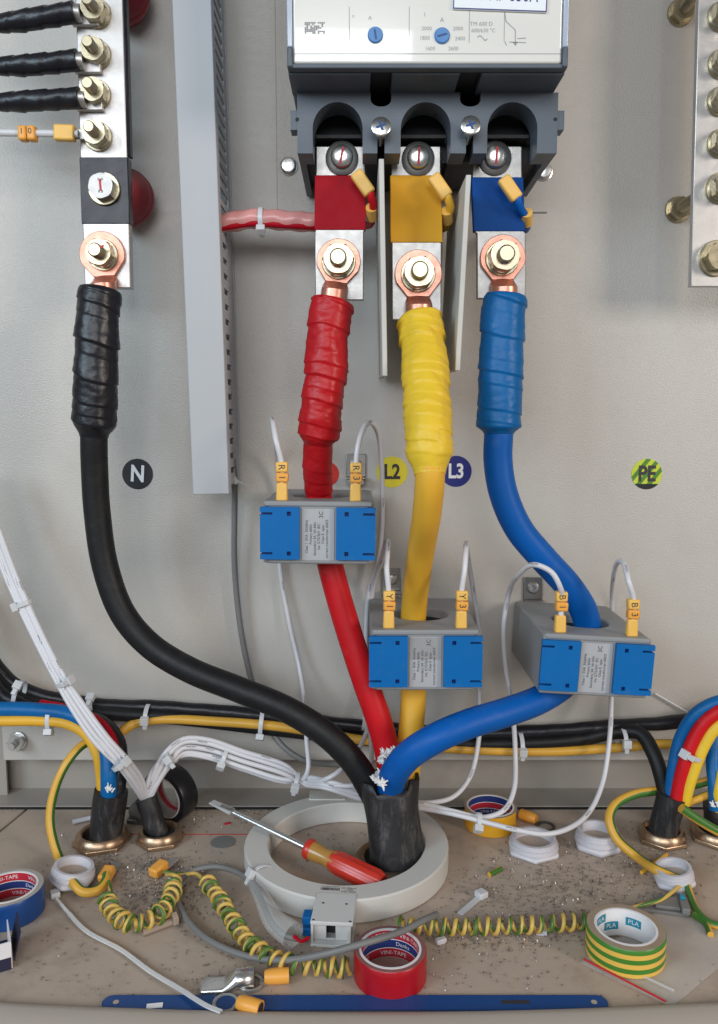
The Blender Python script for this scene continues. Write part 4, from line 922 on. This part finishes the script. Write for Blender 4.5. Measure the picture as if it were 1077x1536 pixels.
# ------------------------------------------------------------------ green and yellow earth wires
def earth(pts, label, r=3.4, tw=0.0, name='earth_wire', u0=0.0):
    return tag(obj(name, MB().tube(spline(pts, 2.5), r, 12, True, tw, False, u0), 'coil_stripe' if name.startswith('coil') else 'earth_stripe'), label, 'earth wire', 'green and yellow earth wires')
earth(PP([(150, 1110, 60), (125, 1117, 72), (100, 1145, 84), (82, 1185, 92), (75, 1230, 100), (84, 1275, 108), (97, 1303, 112)]) + FF([(108, 1322, 10), (125, 1338, 6), (145, 1336, 5), (158, 1322, 6), (160, 1312, 7)]), 'green and yellow earth wire arching at left into the white lock nut', 3.7, .0004, u0=.55)
earth(PP([(1110, 1150, 60), (1060, 1172, 60), (1000, 1184, 62), (950, 1192, 72), (922, 1208, 82), (914, 1228, 90), (925, 1258, 100), (955, 1285, 112)]) + FF([(985, 1305, 12), (1010, 1316, 9), (1026, 1322, 8)]), 'green and yellow earth wire looping around the right gland', 3.9, .0002, u0=.5)
earth(PP([(1110, 1175, 70), (1060, 1193, 76), (1025, 1207, 80)]), 'short earth wire behind the taped cable at right', 3.3)
earth(PP([(1022, 1212, 100), (1045, 1228, 100), (1075, 1246, 100), (1110, 1262, 100)]), 'earth wire crossing the gland at the right edge', 4.0, .002)
def lugsleeve(px, py, rz, label, ln=15, r=4.6, z=5.2, ring=True):
    c = F(px, py, z); t = thing('earth_lug', label, 'crimp lug', c, 'orange sleeved crimp lugs'); M = floorM(c, rz, -8, 'Y')
    obj('crimp_sleeve', MB().box(-ln / 2, ln / 2, -4.8, 4.8, -3.8, 4, M), 'marker_orange', t, bevel=1.5)
    obj('ring', MB().box(ln / 2 - 2, ln / 2 + 12, -3.8, 3.8, -4.2, -3.2, M), 'tin', t, bevel=.3); return t
lugsleeve(160, 1312, 84, 'orange crimp lug below the large left gland')
lugsleeve(238, 1303, 60, 'orange crimp lug below the control cable gland')
lugsleeve(1029, 1309, 80, 'orange crimp lug over the white lock nut at right')
for px, py, rz, lab in ((415, 1464, 186, 'orange sleeved ring lug lying near the grey loop'), (374, 1508, 158, 'orange sleeved ring lug lying over the blue blade'), (793, 1225, -40, 'orange sleeved ring lug lying behind the white lock nuts')):
    c = F(px, py, 5); t = thing('ring_lug', lab, 'crimp lug', c, 'loose ring lugs on the floor'); M = floorM(c, rz)
    obj('crimp_sleeve', MB().lathe([(4.9, -8), (5.1, 0), (4.6, 6), (3.8, 8), (3.2, 7.9)], 20, M @ Matrix.Rotation(R(90), 4, 'Y')), 'marker_orange', t)
    obj('bore', MB().cyl(3.7, -8.1, -7.9, 20, M @ Matrix.Rotation(R(90), 4, 'Y')), 'ink', t)
    mb = MB(); rr = [(Vector((17 + 7.5 * math.cos(a), 7.5 * math.sin(a), -3.6))) for a in [2 * math.pi * k / 24 for k in range(24)]]
    mb.tube([M @ q for q in rr], 1.3, 6, closed=True); mb.box(7, 11, -2, 2, -4.4, -2.4, M); obj('ring', mb, 'steel_dark' if px > 700 else 'tin', t)
# coiled earth wires
w = spline(FF([(164, 1322, 7), (166, 1338, 9)]), 2) + helix(FF([(160, 1350, 10), (172, 1372, 10), (200, 1386, 10), (235, 1374, 10), (256, 1345, 10), (262, 1322, 8)]), 5.5, 7.6) + FF([(250, 1312, 6)])
earth(w, 'coiled green and yellow earth wire below the two left glands', 1.55, .021, 'coiled_earth_wire')
w = FF([(246, 1308, 6), (275, 1312, 6), (292, 1310, 6), (303, 1318, 7)]) + helix(FF([(310, 1323, 10), (330, 1350, 10), (352, 1386, 10), (378, 1418, 9), (420, 1441, 9), (470, 1450, 9), (525, 1450, 8)]), 5.1, 7.8)
earth(w, 'coiled green and yellow earth wire running under the grey loop', 1.55, .020, 'coiled_earth_wire')
w = helix(FF([(596, 1388, 8), (640, 1390, 8), (700, 1390, 8), (780, 1388, 8), (886, 1381, 7)]), 5.0, 7.9, .07) + FF([(915, 1378, 5), (938, 1375, 5), (944, 1364, 6), (965, 1357, 6), (990, 1350, 7), (1012, 1335, 8), (1026, 1322, 8)])
earth(w, 'coiled green and yellow earth wire stretching right of the ring', 1.55, .0168, 'coiled_earth_wire')
earth(FF([(1030, 1322, 8), (1036, 1345, 5), (1048, 1370, 4), (1068, 1386, 4), (1110, 1392, 4)]), 'green and yellow wire leaving the right lug towards the picture corner', 2.8, .003)
earth(FF([(1040, 1372, 3), (1058, 1385, 3), (1066, 1402, 3)]), 'short green wire offcut at the lower right', 2.3)
earth(FF([(734, 1312, 2), (752, 1303, 2)]), 'tiny green and yellow wire offcut on the floor', 2.1)
tag(obj('wire_offcut', MB().tube(FF([(962, 1309, 2), (1000, 1282, 2.2)]), 1.6, 8), 'earth_yellow'), 'short yellow wire offcut by the right gland', 'wire')

# ------------------------------------------------------------------ white plastic lock nuts
def lock_nut(px, py, R0, h, label, tilt=0, ax='X', m='white_plastic'):
    c = F(px, py); M = floorM(c + Vector((0, 0, abs(math.sin(R(tilt))) * R0)), 12, tilt, ax); t = thing('lock_nut', label, 'lock nut', c, 'white plastic gland nuts')
    obj('hex_flange', MB().prism(hexpoly(R0 * 1.10, .2), .1, h * .42, M), m, t, bevel=3.0, segs=3)
    obj('collar', MB().lathe([(R0 * .98, h * .46), (R0 * .96, h * .7), (R0 * .88, h * .72), (R0 * .88, h), (R0 * .74, h), (R0 * .72, h * .5), (R0 * .72, .5)], 40, M), m, t)
    obj('bore', MB().cyl(R0 * .715, h * .3, h * .47, 36, M), 'floor_paint', t)
lock_nut(800, 1277, 21.5, 13, 'white plastic lock nut under the sagging white wire')
lock_nut(896, 1270, 19.5, 16, 'white plastic lock nut left of the right gland')
lock_nut(108, 1326, 17.5, 13, 'dusty white lock nut with an earth wire through it at left', 10, 'Y')
lock_nut(1012, 1328, 15.5, 14, 'dusty white lock nut under the right orange lug', -8, 'Y')

# ------------------------------------------------------------------ tape rolls
def roll(px, py, R0, r_in, h, m, label, tilt=0, rz=0, ax='X', bands=None, words=None, lift=0.0, liner='cardboard'):
    c = F(px, py); M = floorM(c + Vector((0, 0, lift)), rz, tilt, ax); t = thing('tape_roll', label, 'tape roll', c, 'rolls of insulating tape')
    ro, n = R0, 56
    mb = MB().lathe([(R0 - .6, .1), (R0, .6), (R0, h - .6), (R0 - .6, h)], n, M)
    mb = MB(); prof = [(R0 - .5, .1), (R0, .7)] + [(R0, .7 + (h - 1.4) * k / 6) for k in range(1, 6)] + [(R0, h - .7), (R0 - .5, h)]
    v = []; f = []; uv = []; mm = len(prof)
    for j in range(n):
        a_ = 2 * math.pi * j / n; v += [(r * math.cos(a_), r * math.sin(a_), z) for r, z in prof]
    for j in range(n):
        k = (j + 1) % n
        for i in range(mm - 1): f.append((j * mm + i, k * mm + i, k * mm + i + 1, j * mm + i + 1)); uv.append([(0, prof[i][1] / h), (0, prof[i][1] / h), (0, prof[i + 1][1] / h), (0, prof[i + 1][1] / h)])
    mb.add(v, f, M, uv); obj('tape', mb, m, t)
    obj('wound_side', MB().lathe([(r_in + 1.6, h - .02), (r_in + 4, h + .08), (R0 - .5, h + .02)][::-1], n, M, caps=False).lathe([(r_in + 1.6, .1), (R0 - .5, .1)], n, M, caps=False), {'roll_red': 'side_red', 'roll_stripe': 'side_tan', 'roll_yellow': 'side_tan'}.get(m, 'tape_side'), t, sharp=80)
    core_o = obj('core', MB().lathe([(r_in, .15), (r_in, h + .3), (r_in + 1.6, h + .3), (r_in + 1.6, .15)][::-1], n, M, loop=True), liner, t)
    for (z0_, z1_, mm_) in (bands or []):
        obj('printed_band', MB().lathe([(r_in - .08, z0_ * h), (r_in - .08, z1_ * h)][::-1], n, M, caps=False), mm_, core_o)
    if words:
        mb = MB()
        for (s_, az, zc, sz) in words: text(mb, s_, sz, M @ Matrix.Rotation(R(az), 4, 'Z') @ Matrix.Translation((0, 0, zc * h)), bend=r_in - .2)
        obj('core_lettering', mb, 'print_white', core_o, sharp=1)
    return t
VB = [(.02, .33, 'print_red'), (.36, .64, 'print_blue'), (.67, .98, 'print_red')]
VW = [('VINI-TAPE', -10, .17, 4.2), ('VINI-TAPE', 75, .17, 4.2), ('VINI-TAPE', -95, .17, 4.2), ('Denka', -30, .5, 4), ('VINI-TAPE', -50, .83, 4.2), ('VINI-TAPE', 30, .83, 4.2)]
roll(585, 1464, 24.2, 19.2, 20, 'roll_red', 'roll of red tape standing in front of the blue blade', bands=VB, words=VW, liner='print_white')
roll(14, 1368, 25.5, 19.8, 20, 'roll_blue', 'roll of blue tape cut by the left picture edge', bands=VB, words=VW, liner='print_white')
roll(735, 1238, 23.2, 20.0, 19, 'roll_yellow', 'roll of yellow tape behind the white wires', bands=[(.02, .33, 'print_blue'), (.36, .64, 'print_red'), (.67, .98, 'print_blue')], words=VW[:3], liner='print_white')
t = roll(937, 1432, 26.5, 19.5, 20, 'roll_stripe', 'roll of green and yellow striped tape on the plastic bag', liner='print_white', lift=1.0)
c = F(937, 1432); M = floorM(c + Vector((0, 0, 1)))
for az, zc in ((42, 15), (12, 8), (-35, 12)):
    mb = MB(); v = []; f = []
    for k in range(9):
        a = R(az) + (k - 4) / 8 * 11 / 19.4; v += [(19.3 * math.sin(-a), 19.3 * math.cos(a), zc - 3), (19.3 * math.sin(-a), 19.3 * math.cos(a), zc + 3)]
    for k in range(8): f.append((2 * k, 2 * k + 1, 2 * k + 3, 2 * k + 2))
    mb.add(v, f, M); pb = obj('printed_label', mb, 'print_teal', t)
    mb = MB(); text(mb, 'SHUN A' if 0 else 'PLA', 4.6, M @ Matrix.Rotation(R(az), 4, 'Z') @ Matrix.Translation((0, 0, zc)), bend=19.15); obj('label_lettering', mb, 'print_white', pb, sharp=1)
# black roll standing on its edge behind the control cable
c = F(262, 1226); M = Matrix.Translation(c + Vector((2, 6, 25.5))) @ Matrix.Rotation(R(-30), 4, 'Z') @ Matrix.Rotation(R(94), 4, 'X')
t = thing('tape_roll', 'roll of black tape standing on edge behind the control cable', 'tape roll', c, 'rolls of insulating tape')
obj('tape', MB().lathe([(25, 0), (25.4, .6), (25.4, 18.4), (25, 19)], 56, M), 'roll_black', t) if 0 else None
mb = MB().lathe([(20, 0), (25, 0), (25.4, .6), (25.4, 18.4), (25, 19), (20, 19)], 56, M); mb.f = [f for f in mb.f if len(f) == 4]; mb.uv = {}
obj('tape', mb, 'roll_black', t)
cr = obj('core', MB().lathe([(18.6, -.2), (20, -.2), (20, 19.3), (18.6, 19.3)], 56, M, loop=True), 'tape_side', t)
obj('printed_band', MB().lathe([(18.5, 2), (18.5, 6.5)][::-1], 56, M, caps=False), 'print_red', cr)

# ------------------------------------------------------------------ core balance ring
c = F(519.5, 1262, 23); c.z = 0; c.y = -105.0; RO, RI, RH = 85.0, 65.0, 19.0
t = thing('ring_transformer', 'large pale grey ring transformer lying around the power cable', 'current transformer', c)
M = floorM(c)
obj('ring', MB().lathe([(RO - 1, .2), (RO, 1.2), (RO, RH - 1.2), (RO - 1.2, RH), (RI + 1.2, RH), (RI, RH - 1.2), (RI, 1.2), (RI + 1, .2)], 96, M, loop=True), 'toroid_grey', t)
az = R(-90 - 4.5); Mk = floorM(c + Vector((0, 0, 0)), math.degrees(az) + 90)
yb = -RO
tb = obj('terminal_block', MB().box(-15, 15, yb - 27, yb + 8, RH - 2.2, RH + .6, Mk).box(-15, 15, yb - 27, yb - 1, .2, 2.4, Mk).box(-15, -13.2, yb - 25, yb - .5, 2.42, RH - 2.22, Mk).box(10.5, 13.5, yb - 25, yb - .5, 2.42, RH - 2.22, Mk), 'toroid_block', t, bevel=.5)
obj('front_wall', clipbox(-13.15, 10.45, -RH / 2 + 2.6, RH / 2 - 2.4, 0, 1.6, [(-4.4, 2.2, -5.8, 5.4)], Mk @ Matrix.Translation((0, yb - 20, RH / 2)) @ Matrix.Rotation(R(90), 4, 'X')), 'toroid_block', tb, bevel=.3)
obj('cavity', MB().box(-12, 9.5, yb - 14, yb - 1, 3, RH - 3, Mk), 'breaker_inside', tb)
mb = MB()
for x, y in ((-8.5, yb - 5), (8.5, yb - 5), (-13, yb - 25), (13, yb - 25)): mb.box(x - .9, x + .9, y - .7, y + .7, RH + .62, RH + .72, Mk)
obj('block_dimples', mb, 'ink', tb)
mb = MB(); x = -12.5
while x < 1.5:
    wd = rnd.choice((.3, .5, .8)); mb.box(x, x + wd, yb + 12, yb + 15.2, RH + .05, RH + .15, Mk); x += wd + rnd.choice((.3, .4, .7))
for i, s_ in enumerate(('5A 300mA', '1:1000', 'IP30 50/60')): text(mb, s_, 2.6, Mk @ Matrix.Translation((8.5, yb + 15.6 - i * 2.3, RH + .1)))
text(mb, 'A120035120019', 2.0, Mk @ Matrix.Translation((-5.5, yb + 16.6, RH + .1)))
obj('barcode_print', mb, 'ink', t, sharp=1)
for z in (2.5, 11.0): obj('blue_connector', MB().box(-22, -15.1, yb - 19, yb - 9, z, z + 6, Mk), 'ct_blue', t, bevel=.8)
obj('foot_bracket', MB().box(c.x - 38, c.x + 40, c.y + RO - 10, c.y + RO + 3, RH + .1, RH + 1.4) if 0 else MB().box(-36, -2, RO - 14, RO + 4, .2, RH + 1.0, M), 'toroid_grey', t, bevel=.6)
tie(t, M @ Vector((-RO * .79 + 4, -RO * .5 + 2, RH / 2)), Vector((.52, -.85, 0)), 12.6, Vector((-.8, -.5, .6)), .78, w=3.4)

# ------------------------------------------------------------------ grey signal lead of the ring
t = thing('signal_lead', 'grey signal lead looping on the floor in front of the ring', 'wire', F(330, 1440))
lead = FF([(655, 1372, 20), (640, 1378, 24), (600, 1398, 27), (545, 1415, 30), (490, 1430, 22), (430, 1440, 12), (370, 1434, 6), (310, 1408, 5), (275, 1370, 5), (266, 1335, 5), (285, 1308, 5), (320, 1300, 6), (355, 1308, 8), (378, 1325, 11), (392, 1350, 14), (408, 1385, 16), (425, 1402, 15), (447, 1408, 14)])
obj('jacket', MB().tube(spline(lead, 3), 2.3, 12), 'grey_wire', t)
sl = spline(FF([(376, 1318, 11), (392, 1345, 14), (412, 1382, 15), (440, 1404, 14)]), 3)
obj('clear_sleeve', MB().tube(sl, lambda s, a: 4 + s * .06, 18, False), 'clear_plastic', t, sharp=80)
for dz in (0, 3): obj('stripped_core', MB().tube(spline(FF([(440, 1404, 14 + dz), (452, 1412, 12 + dz), (462, 1407, 11 + dz * 3)]), 2), 1.2, 8), 'red_sleeve', t)
# ------------------------------------------------------------------ screwdriver
tip, ends = F(316, 1205, RH + 14), None
a = F(322, 1205, RH + 14); b = F(470, 1283, 14.5); e = F(585, 1330, 9.5)
# the shaft rests on the ring, the handle end on the floor
dirv = (b - a).normalized(); e = a + (b - a) * 1.0
hb_ = F(458, 1281, 13); he = F(572, 1326, 9.5)
dirv = (he - a).normalized(); t = thing('screwdriver', 'screwdriver with red and amber handle lying inside the ring', 'screwdriver', he)
Lt = (he - a).length; sdir = dirv; q = sdir.to_track_quat('Z', 'Y').to_matrix().to_4x4(); M = Matrix.Translation(a) @ q
fs = (hb_ - a).dot(sdir)
obj('shaft', MB().cyl(2.6, 22, fs + 4, 16, M).hexa([(-2.2, -.5, 0), (2.2, -.5, 0), (2.2, .5, 0), (-2.2, .5, 0)], [(-2.3, -2.0, 22), (2.3, -2.0, 22), (2.3, 2.0, 22), (-2.3, 2.0, 22)], M), 'zinc', t)
obj('tip', MB().hexa([(-3.6, -.6, -4), (3.6, -.6, -4), (3.6, .6, -4), (-3.6, .6, -4)], [(-4.0, -1.4, 20), (4.0, -1.4, 20), (4.0, 1.4, 20), (-4.0, 1.4, 20)], M), 'light_grey_wire', t, bevel=.4)
obj('handle_neck', MB().lathe([(5, fs), (7.8, fs + 3), (7.8, fs + 10), (6.6, fs + 20), (8.2, fs + 30)], 24, M), 'driver_amber', t)
mb = MB(); n = 48; v = []; f = []; prof = [(fs + 26, 8.0), (fs + 33, 9.3), (Lt - 4, 9.5), (Lt + 1, 7.5)]
for z, r in prof:
    for j in range(n):
        an = 2 * math.pi * j / n; rr = r * (1 - .07 * (math.cos(6 * an) < -.2)); v.append((rr * math.cos(an), rr * math.sin(an), z))
for i in range(3):
    for j in range(n): k = (j + 1) % n; f.append((i * n + j, i * n + k, (i + 1) * n + k, (i + 1) * n + j))
f.append(tuple(3 * n + j for j in range(n))); mb.add(v, f, M); obj('handle_grip', mb, 'driver_red', t)
obj('handle_ring', MB().lathe([(7.9, fs + 1.5), (8.4, fs + 3), (8.4, fs + 5.5), (7.9, fs + 7)], 24, M), 'driver_red', t)

# ------------------------------------------------------------------ hacksaw blade
a, b = F(168, 1505, 1), F(897, 1505, 1); L = (b - a).length; ang = math.degrees(math.atan2(b.y - a.y, b.x - a.x))
M = floorM(a, ang); h = 6.3; n = 12
poly = [(L + h * math.sin(math.pi * k / n) * 1, -h * math.cos(math.pi * k / n)) for k in range(n + 1)] + [(-h * math.sin(math.pi * k / n), h * math.cos(math.pi * k / n)) for k in range(n + 1)]
t = thing('hacksaw_blade', 'long dark blue hacksaw blade along the front edge', 'saw blade', a)
obj('blade', MB().prism(poly, 0, .9, M), 'blade_blue', t)
mb = MB(); disc(mb, 1.9, M @ Matrix.Translation((L - 2.5, 0, 0)), .92, .06, 16); disc(mb, 1.9, M @ Matrix.Translation((2.5, 0, 0)), .92, .06, 16); obj('pin_hole', mb, 'floor_paint', t)
obj('blade_print', MB().box(L * .83 - 9, L * .83 + 9, -1.6, 1.6, .92, .98, M), 'ink', t)
mb = MB(); nt = 150
v = []; f = []
for k in range(nt):
    x = 6 + (L - 12) * k / nt; v += [(x, -h + .02, .2), (x + 2, -h + .02, .2), (x + 1, -h - .9, .2), (x, -h + .02, .8), (x + 2, -h + .02, .8), (x + 1, -h - .9, .8)]
    o_ = 6 * k; f += [(o_ + 2, o_ + 1, o_), (o_ + 3, o_ + 4, o_ + 5), (o_, o_ + 1, o_ + 4, o_ + 3), (o_ + 1, o_ + 2, o_ + 5, o_ + 4), (o_ + 2, o_, o_ + 3, o_ + 5)]
mb.add(v, f, M); obj('teeth', mb, 'blade_blue', t); t.children[-1]['kind'] = 'stuff'
# loose tinned cable lug
c = F(322, 1480, .6); t = thing('loose_cable_lug', 'loose tinned cable lug lying by the blue blade', 'cable lug', c); M = floorM(c, 4) @ Matrix.Scale(.68, 4)
def lprof(x): return 1.0 + 7 * (max(0, min(1, (x - 13) / 10)))
mb = MB(); v = []; f = []; n = 20
rows = [(-13, 8, .5, 2.2), (-11, 9.2, .3, 2.4), (8, 9.2, .3, 2.6), (15, 8.6, .3, 7), (21, 8.0, .4, 15), (38, 8.0, .4, 15.5)]
for x, wd, zl_, zh in rows:
    for j in range(n): an = 2 * math.pi * j / n; sq = 1 if zh > 10 else .35; cx = math.cos(an); sx_ = math.sin(an); v.append((x, wd * math.copysign(abs(cx) ** (1 if sq == 1 else .4), cx), (zl_ + zh) / 2 + (zh - zl_) / 2 * math.copysign(abs(sx_) ** (1 if sq == 1 else .5), sx_)))
for i in range(len(rows) - 1):
    for j in range(n): k = (j + 1) % n; f.append((i * n + j, i * n + k, (i + 1) * n + k, (i + 1) * n + j))
f.append(tuple(range(n))); mb.add(v, f, M); obj('body', mb, 'zinc', t, solid=-1.2, sharp=50)
mb = MB(); disc(mb, 4.2, M @ Matrix.Translation((-2, 0, 0)), 2.62, .1, 24); obj('bolt_hole', mb, 'dark_gap', t)
obj('bore', MB().cyl(6.6, 36.8, 37.2, 24, M @ Matrix.Translation((0, 0, 7.9)) @ Matrix.Rotation(R(90), 4, 'Y')), 'dark_gap', t)

# ------------------------------------------------------------------ small loose things
sp = spline(FF([(84, 1348, 2), (98, 1365, 2), (130, 1398, 2), (180, 1425, 2.2), (225, 1458, 2.6), (270, 1485, 4), (310, 1510, 6), (332, 1519, 7)]), 3)
t = thing('long_cable_tie', 'long white cable tie lying across the floor at left', 'cable tie', sp[0])
mb = MB(); n = len(sp); v = []; f = []
for i, p in enumerate(sp):
    d = (sp[min(i + 1, n - 1)] - sp[max(i - 1, 0)]).normalized(); sd = d.cross(Vector((0, 0, 1))).normalized(); hw = 1.35 if i > 8 else .9
    v += [p - sd * hw, p + sd * hw, p + sd * hw + Vector((0, 0, 1.2)), p - sd * hw + Vector((0, 0, 1.2))]
for i in range(n - 1):
    for j in range(4): k = (j + 1) % 4; f.append((i * 4 + j, i * 4 + k, (i + 1) * 4 + k, (i + 1) * 4 + j))
mb.add(v, f + [(3, 2, 1, 0)]); obj('strap', mb, 'nylon', t); obj('head', MB().box(-3.4, 3.4, -3.4, 4, .2, 5, floorM(F(83, 1346), 30)), 'nylon', t, bevel=.6)
c = F(722, 1342, 2); t = thing('cut_cable_tie', 'cut white cable tie beside the stretched coil', 'cable tie', c)
obj('head', MB().box(-4, 4, -4, 4, -1.8, 3, floorM(c, 35)), 'nylon', t, bevel=.7)
obj('strap', MB().box(-30, -3, -2.2, 2.2, -1.5, -.3, floorM(c, 50)), 'nylon', t)
for px, py, rz, lab in ((661, 1415, 25, 'white plastic offcut between the red tape and the coil'), (812, 1402, -8, 'white plastic offcut below the stretched coil')):
    tag(obj('plastic_offcut', MB().box(-4, 4, -2.2, 2.2, .1, 4, floorM(F(px, py), rz)), 'white_plastic', bevel=.8), lab, 'offcut', 'white plastic offcuts')
tag(obj('white_rod', MB().tube(FF([(109, 1233, 3), (140, 1226, 3), (160, 1222, 3)]), 2.2, 12), 'white_plastic'), 'short white rod lying behind the left gland', 'rod')
tag(obj('grey_fitting', MB().tube(FF([(205, 1214, 8), (228, 1228, 8)]), 9, 16).box(-9, 9, -5, 5, .3, 5, floorM(F(207, 1234), -10)), 'steel_dark', bevel=.8), 'dark metal fitting on the floor between the left glands', 'fitting')
M = floorM(F(240, 1395), 35); t = thing('loose_bolt', 'small dusty bolt lying below the left coil', 'bolt', F(240, 1395))
obj('shank', MB().cyl(2.6, -13, 9, 14, M @ Matrix.Translation((0, 0, 3)) @ Matrix.Rotation(R(90), 4, 'Y')), 'cardboard', t); obj('head', MB().prism(hexpoly(5.2), 9, 13, M @ Matrix.Translation((0, 0, 4.6)) @ Matrix.Rotation(R(90), 4, 'Y')), 'cardboard', t, bevel=.4)
t = thing('plastic_clip', 'grey plastic clip lying below the right lock nut', 'clip', F(995, 1370)); M = floorM(F(995, 1368), -12)
obj('base', MB().box(-20, 18, -4, 4, .2, 3, M).box(-6, 12, -2, 14, 3.05, 6, M).box(12, 18, -6, 6, 3.05, 8, M), 'grey_wire', t, bevel=.8); obj('blue_tab', MB().box(13, 17, 8, 13, 6.1, 9, M), 'print_teal', t, bevel=.4)
# plastic bag
t = thing('plastic_bag', 'clear plastic bag with red zip under the striped tape roll', 'plastic bag', F(960, 1460)); rb = random.Random(2)
cor = FF([(870, 1446, .4), (1008, 1512, .4), (1140, 1400, .4), (985, 1368, .4)]); N_ = 22; v = []; f = []
for i in range(N_):
    for j in range(N_):
        u, w_ = i / (N_ - 1), j / (N_ - 1); p = (cor[0] * (1 - u) + cor[1] * u) * (1 - w_) + (cor[3] * (1 - u) + cor[2] * u) * w_
        v.append(p + Vector((0, 0, .5 + .5 * (1 + math.sin(u * 9 + w_ * 4)) * (1 + math.sin(w_ * 11 - u * 3)) * .7)))
for i in range(N_ - 1):
    for j in range(N_ - 1): f.append((i * N_ + j, (i + 1) * N_ + j, (i + 1) * N_ + j + 1, i * N_ + j + 1))
obj('film', MB().add(v, f), 'clear_bag', t, solid=.12, sharp=80)
obj('red_zip', MB().tube([cor[0] + Vector((3, 2, 2.2)), cor[1] + Vector((-3, 3, 2.2))], .7, 6), 'ink_red', t)
obj('zip_ridge', MB().tube([cor[0] + Vector((9, 10, 2.6)), cor[1] + Vector((6, 12, 2.6))], .9, 6), 'clear_plastic', t)
# open box corner at lower left
c = F(8, 1445); t = thing('paper_box', 'open white paper box cut by the lower left corner', 'box', c); M = floorM(F(-12, 1462), 28)
obj('side', MB().box(-60, 12, -.6, 0, .2, 9, M), 'paper_navy', t); obj('lip', MB().box(-60, 12.6, -1.0, .3, 9.05, 20, M), 'paper_white', t, bevel=.3)
obj('end', MB().box(12.05, 12.8, .35, 30, .2, 18, M), 'paper_white', t); obj('flap', MB().box(12.9, 13.5, 4, 30, 6, 26, M @ Matrix.Rotation(R(14), 4, 'Y')), 'paper_navy', t); obj('bottom', MB().box(-60, 12, .05, 34, .2, .8, M), 'paper_navy', t)
tag(obj('paper_scrap', MB().box(-5, 5, -1.8, 1.8, .1, .5, floorM(F(232, 1509, 2.2), 8, 6)), 'paper_white'), 'tiny white paper scrap on the blue blade', 'scrap')
tag(obj('plastic_scrap', MB().box(-3, 3, -1.5, 1.5, .1, 1, floorM(F(341, 1236), 30)), 'ink_red', bevel=.3), 'tiny red plastic scrap behind the screwdriver shaft', 'scrap')

# ------------------------------------------------------------------ drilling swarf
def chips(name, m, spots, label, seed, size):
    rn = random.Random(seed); mb = MB()
    for px, py, sx_, sy_, n in spots:
        for _ in range(n):
            p = F(px + rn.gauss(0, sx_), min(1495, max(1217, py + rn.gauss(0, sy_))))
            dd = (Vector((p.x, p.y)) - Vector((c0.x, c0.y))).length
            if 63 < dd < 88: continue
            a = rn.uniform(0, 6.28); L_ = size * rn.uniform(.4, 1.5); cu = rn.uniform(-1.2, 1.2); wd = rn.uniform(.25, .7); v = []; x, y, h0 = p.x, p.y, .15
            for k in range(4):
                q = Vector((-math.sin(a), math.cos(a), 0)) * wd * (1 - .25 * k); z = h0 + rn.uniform(0, .9) + .5 * (k % 2)
                v += [Vector((x, y, z)) - q, Vector((x, y, z + rn.uniform(0, .7))) + q]; x += math.cos(a) * L_ / 3; y += math.sin(a) * L_ / 3; a += cu * .6
            mb.add(v, [(0, 1, 3, 2), (2, 3, 5, 4), (4, 5, 7, 6)])
    tag(obj(name, mb, m, sharp=10), label, 'swarf', kind='stuff')
c0 = Vector((F(519.5, 1262, 23).x, -105, 0))
chips('metal_swarf', 'swarf', [(230, 1335, 35, 22, 260), (300, 1350, 30, 30, 160), (770, 1330, 70, 35, 300), (860, 1330, 50, 35, 260), (760, 1410, 60, 10, 160), (320, 1230, 40, 15, 90), (520, 1270, 60, 30, 110), (180, 1300, 60, 25, 110), (420, 1415, 60, 25, 120), (700, 1440, 90, 40, 130), (980, 1300, 45, 30, 200), (250, 1300, 25, 10, 130), (165, 1292, 20, 8, 80), (1000, 1345, 25, 12, 90), (500, 1400, 300, 70, 90)], 'grey metal swarf and filings scattered over the floor', 5, 1.7)
chips('dark_swarf', 'swarf_dark', [(225, 1340, 30, 18, 200), (800, 1345, 70, 30, 260), (880, 1320, 40, 30, 150), (200, 1290, 70, 30, 90), (340, 1215, 40, 10, 60), (420, 1420, 80, 30, 110), (740, 1400, 60, 12, 110), (120, 1440, 80, 40, 90), (235, 1300, 25, 10, 90), (640, 1410, 40, 14, 60), (300, 1470, 40, 12, 40), (560, 1400, 300, 80, 150), (970, 1300, 45, 30, 160), (500, 1190, 250, 6, 40)], 'dark burnt drilling chips scattered over the floor', 8, 1.5)
